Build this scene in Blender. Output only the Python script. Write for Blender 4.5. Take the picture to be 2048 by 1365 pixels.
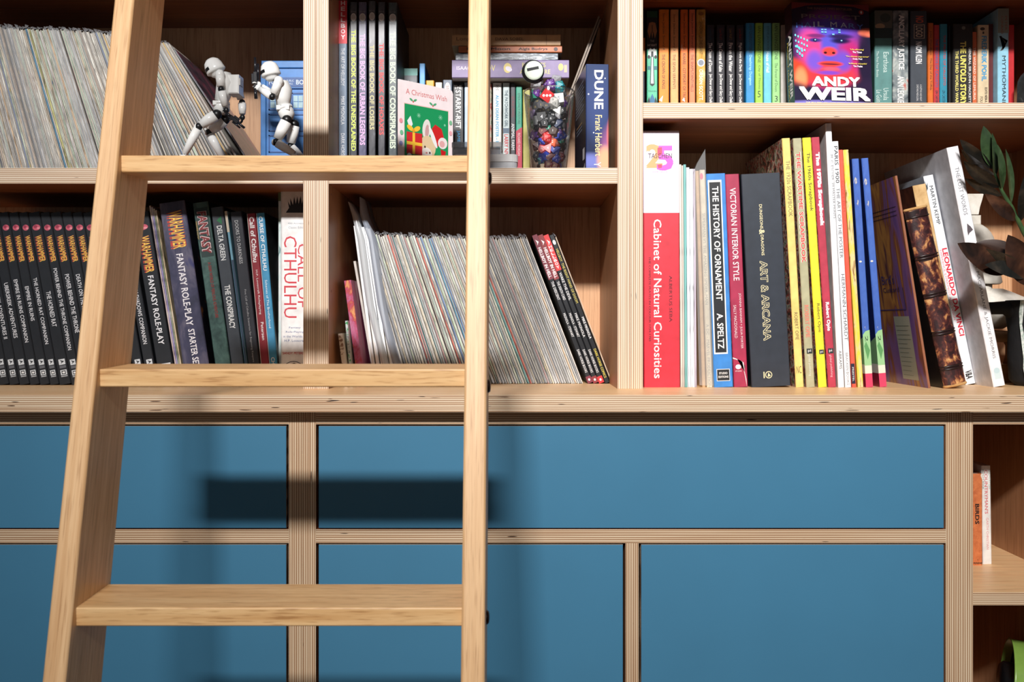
import bpy, math, random
from math import pi, sin, cos, tan, radians, atan2, sqrt, floor
from mathutils import Vector, Matrix
for o in list(bpy.data.objects): bpy.data.objects.remove(o)
S = bpy.context.scene
COL = S.collection
rnd = random.Random(7)

# ------------------------------------------------------------------ camera
F, D0, VX, VY = 1888.0, 1.44, 1026.0, 645.0      # focal (px of a 2048 frame), distance to shelf fronts
EYE = 1.05
cam_d = bpy.data.cameras.new('camera'); cam = bpy.data.objects.new('camera', cam_d); COL.objects.link(cam)
cam.location = (0, -D0, EYE); cam.rotation_euler = (pi/2, 0, 0)
cam_d.sensor_width = 36; cam_d.lens = F/2048*36
cam_d.shift_x = -2.0/2048; cam_d.shift_y = -37.5/2048
cam_d.clip_start = 0.05
cam_d.dof.use_dof = True; cam_d.dof.focus_distance = 1.47; cam_d.dof.aperture_fstop = 9
S.camera = cam

# ------------------------------------------------------------------ world and lamps
w = bpy.data.worlds.new('world'); S.world = w; w.use_nodes = True
w.node_tree.nodes['Background'].inputs[0].default_value = (0.80, 0.90, 1.0, 1)
w.node_tree.nodes['Background'].inputs[1].default_value = 0.115
def area(name, loc, target, sx, sy, power, color):
    l = bpy.data.lights.new(name, 'AREA'); l.shape = 'RECTANGLE'; l.size = sx; l.size_y = sy
    l.energy = power; l.color = color; l.spread = radians(46)
    o = bpy.data.objects.new(name, l); COL.objects.link(o); o.location = loc
    o.rotation_euler = (Vector(target)-Vector(loc)).to_track_quat('-Z', 'Y').to_euler()
    return o
area('studio_lamp', (-0.34, -4.2, EYE+2.3), (0.31, 0, EYE+0.50), 0.85, 0.22, 24.8, (1.0, 0.975, 0.955))
S.view_settings.view_transform = 'Standard'; S.view_settings.look = 'None'
S.view_settings.gamma = 1; S.view_settings.exposure = 0.0; S.view_settings.use_curve_mapping = False

# ------------------------------------------------------------------ helpers
def X(px, y=0): return (px-VX)*(D0+y)/F
def Z(py, y=0): return EYE+(VY-py)*(D0+y)/F
def PX(n, y=0): return n*(D0+y)/F                    # a length in photo pixels at depth y
def lin(c):
    return tuple((v/255/12.92) if v/255 <= 0.04045 else ((v/255+0.055)/1.055)**2.4 for v in c)
MC = {}
def nmat(name):
    m = bpy.data.materials.new(name); m.use_nodes = True
    nt = m.node_tree; b = nt.nodes['Principled BSDF']
    return m, nt, b
def N(nt, t, **k):
    n = nt.nodes.new('ShaderNode'+t)
    for a, v in k.items():
        if a.startswith('i_'):
            key = a[2:]; key = int(key) if key.isdigit() else key
            n.inputs[key].default_value = v
        else: setattr(n, a, v)
    return n
def ramp(nt, stops):
    r = N(nt, 'ValToRGB'); e = r.color_ramp.elements
    e[0].position = stops[0][0]; e[0].color = (*lin(stops[0][1]), 1)
    e[1].position = stops[-1][0]; e[1].color = (*lin(stops[-1][1]), 1)
    for p, c in stops[1:-1]:
        x = e.new(p); x.color = (*lin(c), 1)
    return r
def mapping(nt, scale, coord='Object', loc=(0, 0, 0)):
    tc = N(nt, 'TexCoord'); mp = N(nt, 'Mapping'); mp.inputs['Scale'].default_value = scale
    mp.inputs['Location'].default_value = loc
    nt.links.new(tc.outputs[coord], mp.inputs[0]); return mp
def flat(c, rough=0.45, var=0.06, spec=0.5, metal=0.0, scale=60):
    """plain stock with faint procedural unevenness"""
    key = ('f', c, rough, var, spec, metal)
    if key in MC: return MC[key]
    m, nt, b = nmat('stock_%d_%d_%d' % c)
    n = N(nt, 'TexNoise', i_Scale=scale, i_Detail=3.0); mp = mapping(nt, (1, 1, 1)); nt.links.new(mp.outputs[0], n.inputs['Vector'])
    lo = tuple(max(0, v*(1-var)) for v in c); hi = tuple(min(255, v*(1+var)) for v in c)
    r = ramp(nt, [(0.3, lo), (0.7, hi)]); nt.links.new(n.outputs['Fac'], r.inputs[0]); nt.links.new(r.outputs[0], b.inputs['Base Color'])
    b.inputs['Roughness'].default_value = rough; b.inputs['Specular IOR Level'].default_value = spec; b.inputs['Metallic'].default_value = metal
    MC[key] = m; return m
def ink(c):
    key = ('i', c)
    if key in MC: return MC[key]
    m, nt, b = nmat('ink_%d_%d_%d' % c); b.inputs['Base Color'].default_value = (*lin(c), 1); b.inputs['Roughness'].default_value = 0.5
    MC[key] = m; return m
def wood(name, dark, light, axis, fine=90, rough=0.42, long=2.5, streak=True):
    m, nt, b = nmat(name)
    sc = [fine, fine, fine]; sc['xyz'.index(axis)] = long
    mp = mapping(nt, sc); n = N(nt, 'TexNoise', i_Scale=1.0, i_Detail=5.0, i_Roughness=0.62, i_Distortion=0.25); nt.links.new(mp.outputs[0], n.inputs['Vector'])
    r = ramp(nt, [(0.28, dark), (0.5, tuple((a+b_)/2 for a, b_ in zip(dark, light))), (0.72, light)])
    nt.links.new(n.outputs['Fac'], r.inputs[0])
    out = r.outputs[0]
    if streak:
        sc2 = [fine*4.5]*3; sc2['xyz'.index(axis)] = long*7
        mp2 = mapping(nt, sc2); n2 = N(nt, 'TexNoise', i_Scale=1.0, i_Detail=2.0); nt.links.new(mp2.outputs[0], n2.inputs['Vector'])
        r2 = ramp(nt, [(0.30, (205, 190, 175)), (0.46, (255, 255, 255))]); nt.links.new(n2.outputs['Fac'], r2.inputs[0])
        mx = N(nt, 'Mix', data_type='RGBA', blend_type='MULTIPLY'); mx.inputs[0].default_value = 0.8
        nt.links.new(out, mx.inputs[6]); nt.links.new(r2.outputs[0], mx.inputs[7]); out = mx.outputs[2]
    nt.links.new(out, b.inputs['Base Color']); b.inputs['Roughness'].default_value = rough
    bp = N(nt, 'Bump', i_Strength=0.12, i_Distance=0.001); nt.links.new(n.outputs['Fac'], bp.inputs['Height']); nt.links.new(bp.outputs[0], b.inputs['Normal'])
    return m
def ply(name, axis, count, light=(246, 232, 210), dark=(188, 156, 128)):
    """laminated plywood edge: plies counted across the thickness (Generated), veins along it (Object)"""
    m, nt, b = nmat(name); L = nt.links
    tc = N(nt, 'TexCoord'); sp = N(nt, 'SeparateXYZ'); L.new(tc.outputs['Generated'], sp.inputs[0])
    along = {'x': (140, 140, 6), 'z': (6, 140, 140)}[axis]
    mp = mapping(nt, along); n = N(nt, 'TexNoise', i_Scale=1.0, i_Detail=3.0); L.new(mp.outputs[0], n.inputs['Vector'])
    mu = N(nt, 'Math', operation='MULTIPLY', i_1=float(count)*2*pi); L.new(sp.outputs['xyz'.index(axis)], mu.inputs[0])
    nz = N(nt, 'Math', operation='MULTIPLY_ADD', i_1=1.6, i_2=-0.8-pi/2); L.new(n.outputs['Fac'], nz.inputs[0])
    ad = N(nt, 'Math', operation='ADD'); L.new(mu.outputs[0], ad.inputs[0]); L.new(nz.outputs[0], ad.inputs[1])
    si = N(nt, 'Math', operation='SINE'); L.new(ad.outputs[0], si.inputs[0])
    ma = N(nt, 'MapRange', i_1=-1.0, i_2=1.0, i_3=0.0, i_4=1.0); L.new(si.outputs[0], ma.inputs[0])
    r = ramp(nt, [(0.0, light), (0.42, tuple(0.75*a+0.25*b_ for a, b_ in zip(light, dark))), (0.8, dark)]); L.new(ma.outputs[0], r.inputs[0])
    # uneven colour of single plies and rare dark voids
    al2 = {'x': (330, 330, 3), 'z': (3, 330, 330)}[axis]
    mp2 = mapping(nt, al2); n2 = N(nt, 'TexNoise', i_Scale=1.0, i_Detail=2.0); L.new(mp2.outputs[0], n2.inputs['Vector'])
    r2 = ramp(nt, [(0.3, (214, 190, 170)), (0.62, (255, 255, 255))]); L.new(n2.outputs['Fac'], r2.inputs[0])
    mx = N(nt, 'Mix', data_type='RGBA', blend_type='MULTIPLY'); mx.inputs[0].default_value = 0.75
    L.new(r.outputs[0], mx.inputs[6]); L.new(r2.outputs[0], mx.inputs[7])
    al3 = {'x': (420, 420, 38), 'z': (38, 420, 420)}[axis]
    mp3 = mapping(nt, al3, loc=(3, 5, 7)); n3 = N(nt, 'TexNoise', i_Scale=1.0, i_Detail=0.0); L.new(mp3.outputs[0], n3.inputs['Vector'])
    r3 = ramp(nt, [(0.155, (70, 45, 30)), (0.19, (255, 255, 255))]); L.new(n3.outputs['Fac'], r3.inputs[0])
    mx2 = N(nt, 'Mix', data_type='RGBA', blend_type='MULTIPLY'); mx2.inputs[0].default_value = 1.0
    L.new(mx.outputs[2], mx2.inputs[6]); L.new(r3.outputs[0], mx2.inputs[7])
    L.new(mx2.outputs[2], b.inputs['Base Color']); b.inputs['Roughness'].default_value = 0.5
    return m
def pattern(name, stops, scale=(60, 60, 60), detail=4, rough=0.4, dist=0.5, bump=0.0, voronoi=False, rand=False):
    key = ('p', name)
    if key in MC: return MC[key]
    m, nt, b = nmat(name); mp = mapping(nt, scale)
    if rand:                                              # every object its own stretch of the pattern
        oi = N(nt, 'ObjectInfo'); cx = N(nt, 'CombineXYZ'); k_ = N(nt, 'Math', operation='MULTIPLY', i_1=190.0); nt.links.new(oi.outputs['Random'], k_.inputs[0])
        for q_ in range(3): nt.links.new(k_.outputs[0], cx.inputs[q_])
        nt.links.new(cx.outputs[0], mp.inputs['Location'])
    if voronoi:
        n = N(nt, 'TexVoronoi', i_Scale=1.0); o = n.outputs['Color']
        sp = N(nt, 'SeparateColor'); nt.links.new(o, sp.inputs[0]); o = sp.outputs[0]
    else:
        n = N(nt, 'TexNoise', i_Scale=1.0, i_Detail=float(detail), i_Distortion=dist, i_Roughness=0.6); o = n.outputs['Fac']
    nt.links.new(mp.outputs[0], n.inputs['Vector'])
    r = ramp(nt, stops); nt.links.new(o, r.inputs[0]); nt.links.new(r.outputs[0], b.inputs['Base Color'])
    b.inputs['Roughness'].default_value = rough
    if bump:
        bp = N(nt, 'Bump', i_Strength=bump, i_Distance=0.002); nt.links.new(o, bp.inputs['Height']); nt.links.new(bp.outputs[0], b.inputs['Normal'])
    MC[key] = m; return m
def blobs(name, base, items, axes=('x', 'z'), rough=0.35):
    """a printed picture: soft ellipses of ink laid over a base colour, in the thing's own coordinates (metres)"""
    m, nt, b = nmat(name); L = nt.links
    tc = N(nt, 'TexCoord'); sp = N(nt, 'SeparateXYZ'); L.new(tc.outputs['Object'], sp.inputs[0])
    prev = None; pc = (*lin(base), 1)
    for (cx, cy, rx, ry, c, soft) in items:
        def ax(a, c0, r0):
            k = N(nt, 'Math', operation='MULTIPLY_ADD', i_1=1/r0, i_2=-c0/r0); L.new(sp.outputs['xyz'.index(a)], k.inputs[0])
            q = N(nt, 'Math', operation='MULTIPLY'); L.new(k.outputs[0], q.inputs[0]); L.new(k.outputs[0], q.inputs[1]); return q
        a, c2 = ax(axes[0], cx, rx), ax(axes[1], cy, ry)
        s = N(nt, 'Math', operation='ADD'); L.new(a.outputs[0], s.inputs[0]); L.new(c2.outputs[0], s.inputs[1])
        r = N(nt, 'MapRange', interpolation_type='SMOOTHSTEP', i_1=1.0+soft, i_2=max(0.0, 1.0-soft), i_3=0.0, i_4=1.0); L.new(s.outputs[0], r.inputs[0])
        mx = N(nt, 'Mix', data_type='RGBA'); L.new(r.outputs[0], mx.inputs[0])
        if prev: L.new(prev, mx.inputs[6])
        else: mx.inputs[6].default_value = pc
        mx.inputs[7].default_value = (*lin(c), 1); prev = mx.outputs[2]
    L.new(prev, b.inputs['Base Color']); b.inputs['Roughness'].default_value = rough
    return m
def clear(name, tint=(235, 240, 245), opacity=0.12, rough=0.15, gloss=0.10):
    key = ('c', name)
    if key in MC: return MC[key]
    m, nt, b = nmat(name); L = nt.links; nt.nodes.remove(b); out = nt.nodes['Material Output']
    t = N(nt, 'BsdfTransparent'); d = N(nt, 'BsdfDiffuse'); d.inputs[0].default_value = (*lin(tint), 1)
    g = N(nt, 'BsdfGlossy'); g.inputs['Roughness'].default_value = rough
    a = N(nt, 'MixShader'); a.inputs[0].default_value = opacity; L.new(t.outputs[0], a.inputs[1]); L.new(d.outputs[0], a.inputs[2])
    fr = N(nt, 'Fresnel', i_IOR=1.45); k = N(nt, 'Math', operation='MULTIPLY_ADD', i_1=0.8, i_2=gloss*0.3); L.new(fr.outputs[0], k.inputs[0])
    c = N(nt, 'MixShader'); L.new(k.outputs[0], c.inputs[0]); L.new(a.outputs[0], c.inputs[1]); L.new(g.outputs[0], c.inputs[2]); L.new(c.outputs[0], out.inputs[0])
    MC[key] = m; return m

class MB:
    def __init__(s): s.v = []; s.f = []; s.m = []; s.mats = []; s.sm = []
    def mi(s, m):
        if m not in s.mats: s.mats.append(m)
        return s.mats.index(m)
    def add(s, vs, fs, m, M=None, smooth=False):
        b = len(s.v); i = s.mi(m)
        s.v += [tuple(M @ Vector(p)) if M else tuple(p) for p in vs]
        for f in fs: s.f.append([b+k for k in f]); s.m.append(i); s.sm.append(smooth)
        return s
    def box(s, x0, x1, y0, y1, z0, z1, m, front=None, M=None, ch=0.0):
        """box; `front` is the material of the -Y face, ch a chamfer round that face"""
        c = min(ch, (x1-x0)/3, (z1-z0)/3)
        v = [(x0, y1, z0), (x1, y1, z0), (x1, y1, z1), (x0, y1, z1), (x0, y0+c, z0), (x1, y0+c, z0), (x1, y0+c, z1), (x0, y0+c, z1),
             (x0+c, y0, z0+c), (x1-c, y0, z0+c), (x1-c, y0, z1-c), (x0+c, y0, z1-c)]
        s.add(v, [(0, 3, 2, 1), (0, 1, 5, 4), (1, 2, 6, 5), (2, 3, 7, 6), (3, 0, 4, 7)], m, M)
        fm = front or m
        if c > 0: s.add(v, [(4, 5, 9, 8), (5, 6, 10, 9), (6, 7, 11, 10), (7, 4, 8, 11), (8, 9, 10, 11)], fm, M)
        else: s.add(v, [(4, 5, 6, 7)], fm, M)
        return s
    def lathe(s, prof, m, M=None, n=24, smooth=True):
        vs = []; fs = []
        for r, z in prof:
            for k in range(n): vs.append((r*cos(2*pi*k/n), r*sin(2*pi*k/n), z))
        for i in range(len(prof)-1):
            for k in range(n):
                k2 = (k+1) % n; fs.append((i*n+k, i*n+k2, (i+1)*n+k2, (i+1)*n+k))
        return s.add(vs, fs, m, M, smooth)
    def tube(s, pts, rad, m, n=10, smooth=True, flat_=1.0):
        """tapered tube through points; rad a number or list"""
        P = [Vector(p) for p in pts]; R = rad if isinstance(rad, (list, tuple)) else [rad]*len(P)
        vs = []; fs = []; up = Vector((0.13, 0.91, 0.2))
        for i, p in enumerate(P):
            d = (P[min(i+1, len(P)-1)]-P[max(i-1, 0)]).normalized()
            a = d.cross(up).normalized(); b = d.cross(a)
            for k in range(n): vs.append(p+a*R[i]*cos(2*pi*k/n)+b*R[i]*flat_*sin(2*pi*k/n))
        for i in range(len(P)-1):
            for k in range(n): k2 = (k+1) % n; fs.append((i*n+k, i*n+k2, (i+1)*n+k2, (i+1)*n+k))
        fs.append(tuple(range(n))[::-1]); fs.append(tuple(range((len(P)-1)*n, len(P)*n)))
        return s.add(vs, fs, m, None, smooth)
    def ball(s, c, r, m, n=14, M=None, k=9):
        prof = [(max(1e-5, sin(pi*i/k)), -cos(pi*i/k)) for i in range(k+1)]
        T = Matrix.Translation(c) @ (M or Matrix()) @ Matrix.Diagonal((*r, 1))
        return s.lathe(prof, m, T, n)
    def build(s, name, parent=None, loc=None, **props):
        me = bpy.data.meshes.new(name); me.from_pydata([tuple(v) for v in s.v], [], s.f)
        for m in s.mats: me.materials.append(m)
        me.polygons.foreach_set('material_index', s.m); me.polygons.foreach_set('use_smooth', s.sm)
        me.update()
        o = bpy.data.objects.new(name, me); COL.objects.link(o)
        if parent: o.parent = parent
        if loc is not None: o.location = loc
        for k, v in props.items(): o[k] = v
        return o
def thing(name, label, cat, loc, rot=(0, 0, 0), group=None):
    o = bpy.data.objects.new(name, None); COL.objects.link(o); o.empty_display_size = 0.02
    o.location = loc; o.rotation_euler = rot; o['label'] = label; o['category'] = cat
    if group: o['group'] = group
    return o
TC = {}
def textgeo(st, bold=0.0):
    """letter outlines, normalised to a unit box"""
    k = (st, bold)
    if k in TC: return TC[k]
    c = bpy.data.curves.new('t', 'FONT'); c.body = st; c.resolution_u = 2
    o = bpy.data.objects.new('t', c); me = o.to_mesh()
    vs = [(v.co.x, v.co.y, 0.0) for v in me.vertices]; fs = [tuple(p.vertices) for p in me.polygons]
    o.to_mesh_clear(); bpy.data.objects.remove(o); bpy.data.curves.remove(c)
    x0 = min(v[0] for v in vs); x1 = max(v[0] for v in vs); y0 = min(v[1] for v in vs); y1 = max(v[1] for v in vs)
    if bold > 0:                                          # heavier strokes: overlaid copies, so narrow letters stay open
        v0, f0 = vs, fs; vs, fs = [], []
        q = bold*0.8
        for k_, (dx, dy) in enumerate(((-q, -q), (q, -q), (-q, q), (q, q), (0, 0))):
            b0 = len(vs); vs += [(x+dx, y+dy, 2e-5*k_) for x, y, _ in v0]; fs += [tuple(i+b0 for i in f) for f in f0]
        x0 -= q; x1 += q; y0 -= q; y1 += q
    g = ([((x-x0)/(x1-x0), (y-y0)/(y1-y0), z) for x, y, z in vs], fs, (x1-x0)/(y1-y0)); TC[k] = g
    return g
class Print:
    """flat print on a face: o = corner, u / v = in-plane unit axes, n = outward; sizes in metres"""
    def __init__(s, o, u, v, n): s.o, s.u, s.v, s.n = [Vector(a) for a in (o, u, v, n)]; s.b = MB(); s.l = 0
    def P(s, a, b, dz=0.0): return s.o+s.u*a+s.v*b+s.n*(0.0001+0.000012*s.l+dz)
    def poly(s, pts, c): s.l += 1; s.b.add([s.P(*p) for p in pts], [tuple(range(len(pts)))], ink(c) if isinstance(c, tuple) else c)
    def rect(s, a0, a1, b0, b1, c): s.poly([(a0, b0), (a1, b0), (a1, b1), (a0, b1)], c)
    def oval(s, a, b, ra, rb, c, n=18, rot=0):
        cr, sr = cos(rot), sin(rot)
        s.poly([(a+ra*cos(2*pi*k/n)*cr-rb*sin(2*pi*k/n)*sr, b+ra*cos(2*pi*k/n)*sr+rb*sin(2*pi*k/n)*cr) for k in range(n)], c)
    def text(s, st, a0, b0, a1, b1, c, bold=0.0, rot=0.0):
        """letters filling the box a0..a1 (reading direction) x b0..b1"""
        g = textgeo(st, bold); s.l += 1; w_, h_ = a1-a0, b1-b0; cx, cy = (a0+a1)/2, (b0+b1)/2; cr, sr = cos(rot), sin(rot)
        q = []
        for x, y, z in g[0]:
            dx, dy = (x-0.5)*w_, (y-0.5)*h_; q.append(s.P(cx+dx*cr-dy*sr, cy+dx*sr+dy*cr, z))
        s.b.add(q, g[1], ink(c) if isinstance(c, tuple) else c)
        if bold > 0: s.l += 8
    def build(s, name, parent): return s.b.build(name, parent) if s.b.v else None
def prints(pr, items, H, T):
    """spine print list; f = 0..1 from the top down, a = 0..1 from the left"""
    for it in items:
        k = it[0]
        if k == 't':
            st, f0, f1, c, h, col = it[1:7]; bold = it[7] if len(it) > 7 else 0.0
            # frame of a spine: u = down, v = to the right
            pr.text(st, f0*H, (c-h/2)*T, f1*H, (c+h/2)*T, col, bold)
        elif k == 'r': pr.rect(it[1]*H, it[2]*H, it[3]*T, it[4]*T, it[5])
        elif k == 'o': pr.oval(it[1]*H, it[2]*T, it[3]*H, it[4]*T, it[5])
        elif k == 'p': pr.poly([(f*H, a*T) for f, a in it[1]], it[2])
        elif k == 'u':                                   # upright letters in a box
            st, f0, f1, a0, a1, col = it[1:7]; bold = it[7] if len(it) > 7 else 0.0
            g = textgeo(st, bold); pr.l += 1
            pr.b.add([pr.P((f1+(f0-f1)*y)*H, (a0+(a1-a0)*x)*T, z) for x, y, z in g[0]], g[1], ink(col))
            if bold > 0: pr.l += 8
        elif k == 'v':                                   # stacked upright letters
            st, f0, f1, a0, a1, col = it[1:7]; n = len(st); pr.l += 1
            for i, ch in enumerate(st):
                d = (f1-f0)/n; g = textgeo(ch, 0.03); q0, q1 = f0+d*(i+0.08), f0+d*(i+0.84)
                pr.b.add([pr.P((q1+(q0-q1)*y)*H, (a0+(a1-a0)*x)*T, z) for x, y, z in g[0]], g[1], ink(col))
PAGE = None
def codex(root, T, H, Dp, spine, side=None, items=(), w_=None, top=None, name_print='title'):
    """cover (spine and two boards as one bent sheet), page block, print"""
    global PAGE
    if PAGE is None: PAGE = pattern('page_edges', [(0.3, (206, 196, 175)), (0.7, (240, 233, 218))], (900, 900, 8), 2, 0.8)
    side = side or spine; c = min(0.0012, T*0.22); w_ = w_ or min(0.0018, T*0.2)
    out = [(0, Dp), (0, c), (c, 0), (T-c, 0), (T, c), (T, Dp)]
    inn = [(w_, Dp), (w_, w_+c), (w_+c*0.3, w_), (T-w_-c*0.3, w_), (T-w_, w_+c), (T-w_, Dp)]
    b = MB(); vs = [(x, y, 0) for x, y in out+inn]+[(x, y, H) for x, y in out+inn]
    for i in range(5):
        o1, o2, n1, n2 = i, i+1, 6+i, 7+i; m = spine if i in (1, 2, 3) else side
        b.add(vs, [(o1, o2, 12+o2, 12+o1)], m); b.add(vs, [(n2, n1, 12+n1, 12+n2), (o2, o1, n1, n2), (12+o1, 12+o2, 12+n2, 12+n1)], side)
    b.add(vs, [(0, 12, 18, 6), (5, 11, 23, 17)], side)
    b.build('cover', root)
    e = min(0.003, H*0.01)
    MB().box(w_+0.0001, T-w_-0.0001, w_+0.0004, Dp-0.003, e, H-e, PAGE).build('pages', root)
    if items:
        pr = Print((0, 0, H), (0, 0, -1), (1, 0, 0), (0, -1, 0)); prints(pr, items, H, T); pr.build(name_print, root)
class Row:
    """things standing side by side on a shelf, each leaning left by its own angle and touching its neighbour, never entering it"""
    def __init__(s, z, gap=0.0003): s.z = z; s.prev = None; s.gap = gap
    def place(s, x, th, T, H):
        if s.prev:
            px_, pth, pT, pH = s.prev
            br = (px_+pT*cos(pth), pT*sin(pth)); tr = (br[0]-pH*sin(pth), br[1]+pH*cos(pth))
            need = br[0]+br[1]*tan(th)
            if tr[1] <= H*cos(th): need = max(need, tr[0]+tr[1]*tan(th))
            else:
                zt = H*cos(th); xr = br[0]-(zt-br[1])*tan(pth); need = max(need, xr+zt*tan(th))
            x = max(x, need+s.gap)
        s.prev = (x, th, T, H); return x
    def next_x(s, th):
        px_, pth, pT, pH = s.prev
        return px_+pT*cos(pth)+pT*sin(pth)*tan(th)
def book(row, xb, xt, ytop, tpx, y, Dp, spine, label, items=(), side=None, group=None, cat='book', name='book', jig=0.0):
    z = row.z; X0, X1 = X(xb, y), X(xt, y); zt = Z(ytop, y)-z; th = math.atan2(X0-X1, zt)
    H = zt/cos(th); T = PX(tpx, y)*cos(th)
    x = row.place(X0, th, T, H)
    r = thing(name, label, cat, (x, y+jig, z), (0, -th, 0), group)
    sp = flat(spine) if isinstance(spine, tuple) else spine; sd = flat(side) if isinstance(side, tuple) else side
    codex(r, T, H, Dp, sp, sd, items); return r
# ------------------------------------------------------------------ woods
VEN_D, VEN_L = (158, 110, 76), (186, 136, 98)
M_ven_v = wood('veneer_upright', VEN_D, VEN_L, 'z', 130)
M_ven_h = wood('veneer_flat_lit', (248, 196, 142), (254, 216, 164), 'x', 110)  # same veneer lightened: glancing light and reflection put into the colour
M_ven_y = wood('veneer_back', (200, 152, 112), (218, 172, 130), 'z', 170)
M_ven_shade = wood('veneer_shaded', (120, 66, 38), (160, 96, 58), 'x', 110)  # darker copy of the veneer, shade under the boards painted into its colour
M_pv = ply('plywood_edge_upright', 'x', 6); M_pv7 = M_pv
M_ph = ply('plywood_edge_shelf', 'z', 8)
PLY_DIM = ((232, 212, 182), (166, 130, 98))  # same plywood toned darker below: the light's falloff put into the colour
M_pvl = ply('plywood_edge_cabinet_upright', 'x', 6, *PLY_DIM); M_phl = ply('plywood_edge_cabinet_rail', 'z', 6, *PLY_DIM)
M_phc = ply('plywood_edge_worktop', 'z', 8, (240, 222, 194), (178, 144, 112))  # in-between tone of that painted falloff
M_blue = flat((68, 124, 156), rough=0.40, var=0.012, spec=0.35, scale=8)
M_lad = wood('ladder_oak_long', (206, 158, 108), (236, 196, 148), 'z', 150, 0.45, 3)
M_ladt = wood('ladder_oak_tread', (208, 158, 102), (240, 200, 146), 'x', 120, 0.45, 5)
M_bolt = flat((46, 24, 18), 0.3, 0.05, 0.6, 0.6)
BACK = 0.297
ZC = Z(778.4); ZB = Z(336); ZB0 = Z(367.5); ZR = Z(205.5); ZR0 = Z(237); ZT0 = Z(-65); SH = 0.024
TOP = EYE+1.32

# ------------------------------------------------------------------ the room
fl = MB().box(-2.6, 3.0, -4.8, 0.9, -0.02, 0, wood('floor_boards', (120, 84, 52), (168, 124, 82), 'x', 30)).build('floor', None, kind='structure')
wl = MB().box(-2.6, 3.0, 0.34, 0.46, 0, 2.75, flat((214, 208, 198), 0.9)).build('wall_back', None, kind='structure')

# ------------------------------------------------------------------ upper bookcase units (side by side)
UP = PX(25.0)                                              # thickness of an upright
def bookcase(xa, xb, shelves, label):
    """xa, xb = outer faces"""
    cx = (xa+xb)/2; r = thing('bookcase', label, 'bookcase', (cx, 0, ZC), (0, 0, 0), None); O = lambda v: v-cx
    H = TOP-ZC
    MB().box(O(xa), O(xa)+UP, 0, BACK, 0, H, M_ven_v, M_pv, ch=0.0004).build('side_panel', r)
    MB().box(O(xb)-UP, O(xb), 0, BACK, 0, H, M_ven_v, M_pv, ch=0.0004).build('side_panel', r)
    MB().box(O(xa), O(xb), BACK+0.0002, BACK+0.008, 0, H, M_ven_y).build('back_panel', r)
    for zt, t, y in shelves:
        b = MB(); b.box(O(xa)+UP+0.0004, O(xb)-UP-0.0004, y, BACK-0.0002, zt-t-ZC, zt-ZC, M_ven_shade, M_ph, ch=0.0004)
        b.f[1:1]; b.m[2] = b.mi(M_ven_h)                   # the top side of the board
        b.build('shelf', r)
    # shelf-pin holes drilled in the sides
    pin = MB()
    for sx, s in ((O(xa)+UP, 1), (O(xb)-UP, -1)):
        for k in range(3, int(H/0.05)):
            if k % 3 == 0:
                M = Matrix.Translation((sx+s*0.00015, 0.022, k*0.05)) @ Matrix.Rotation(s*pi/2, 4, 'Y')
                pin.lathe([(0.0001, 0), (0.0018, 0)], M_bolt, M, 8)
    pin.build('pin_holes', r, kind='stuff')
    return r
xm0, xm1, xr = X(631.7), X(1260.6), X(2255)
TS = [(ZT0+SH, SH, 0.0), (ZT0+SH+0.36, SH, 0.0), (TOP, SH, 0.0)]
bookcase(X(-560), xm0-0.0002, [(ZB, ZB-ZB0, 0.0)]+TS, 'left plywood bookcase unit with white action figures and rows of black books')
bookcase(xm0+0.0002, xm1-0.0002, [(ZB, ZB-ZB0, 0.0)]+TS, 'middle plywood bookcase unit holding the jar of dice above a row of comics')
bookcase(xm1+0.0002, xr, [(ZR, ZR-ZR0, 0.0)]+TS, 'right plywood bookcase unit with paperbacks above tall art books')

# ------------------------------------------------------------------ worktop
yc = -0.1225; yl = -0.093
b = MB(); b.box(X(-600), xr, yc, BACK+0.01, ZC-0.0240, ZC, M_ven_h, M_phc, ch=0.0005)
wt = b.build('worktop', None); wt['label'] = 'long plywood worktop with striped edge running under the open shelves'; wt['category'] = 'worktop'

# ------------------------------------------------------------------ lower cabinets
ZU = ZC-0.0242; T19 = PX(27, yl)
def panel(parent, name, x0, x1, z0, z1, O, lab=None):
    g = PX(0.2, yl)
    p = MB().box(O(x0), O(x1), yl+0.0008, yl+0.0185, z0, z1, M_phl, M_blue, ch=0.0005).build(name, parent)
    return p
def X_(px): return X(px, yl)
def Z_(py): return Z(py, yl)
def cabinet(xa, xb, label, rails, dividers, doors, shelves=()):
    cx = (xa+xb)/2; r = thing('cabinet', label, 'cabinet', (cx, yl, 0), (0, 0, 0)); O = lambda v: v-cx
    def bx(name, x0, x1, z0, z1, m, f, y0=yl, y1=BACK): return MB().box(O(x0), O(x1), y0-yl, y1-yl, z0, z1, m, f, ch=0.0004).build(name, r)
    bx('side_panel', xa, xa+T19, 0.0, ZU, M_ven_v, M_pvl); bx('side_panel', xb-T19, xb, 0.0, ZU, M_ven_v, M_pvl)
    bx('back_panel', xa+T19, xb-T19, 0.0, ZU-0.001, M_ven_y, M_ven_y, BACK-0.012, BACK)
    for z0, z1, x0, x1 in rails: bx('rail', x0, x1, z0, z1, M_ven_shade, M_phl)
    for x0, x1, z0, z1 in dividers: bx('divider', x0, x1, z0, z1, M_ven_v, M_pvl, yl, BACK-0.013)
    for z0, z1, x0, x1 in shelves: bx('shelf', x0, x1, z0, z1, M_ven_h, M_phl, yl, BACK-0.013)
    for nm, x0, x1, z0, z1 in doors:
        MB().box(O(x0), O(x1), 0.0008, 0.0188, z0, z1, M_phl, M_blue, ch=0.0006).build(nm, r)
    # plinth
    bx('plinth', xa+T19, xb-T19, 0.0, 0.075, M_ven_shade, M_phl, yl+0.04, yl+0.06)
    return r
xa2, xb2 = X_(604.5), X_(1919)
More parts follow.
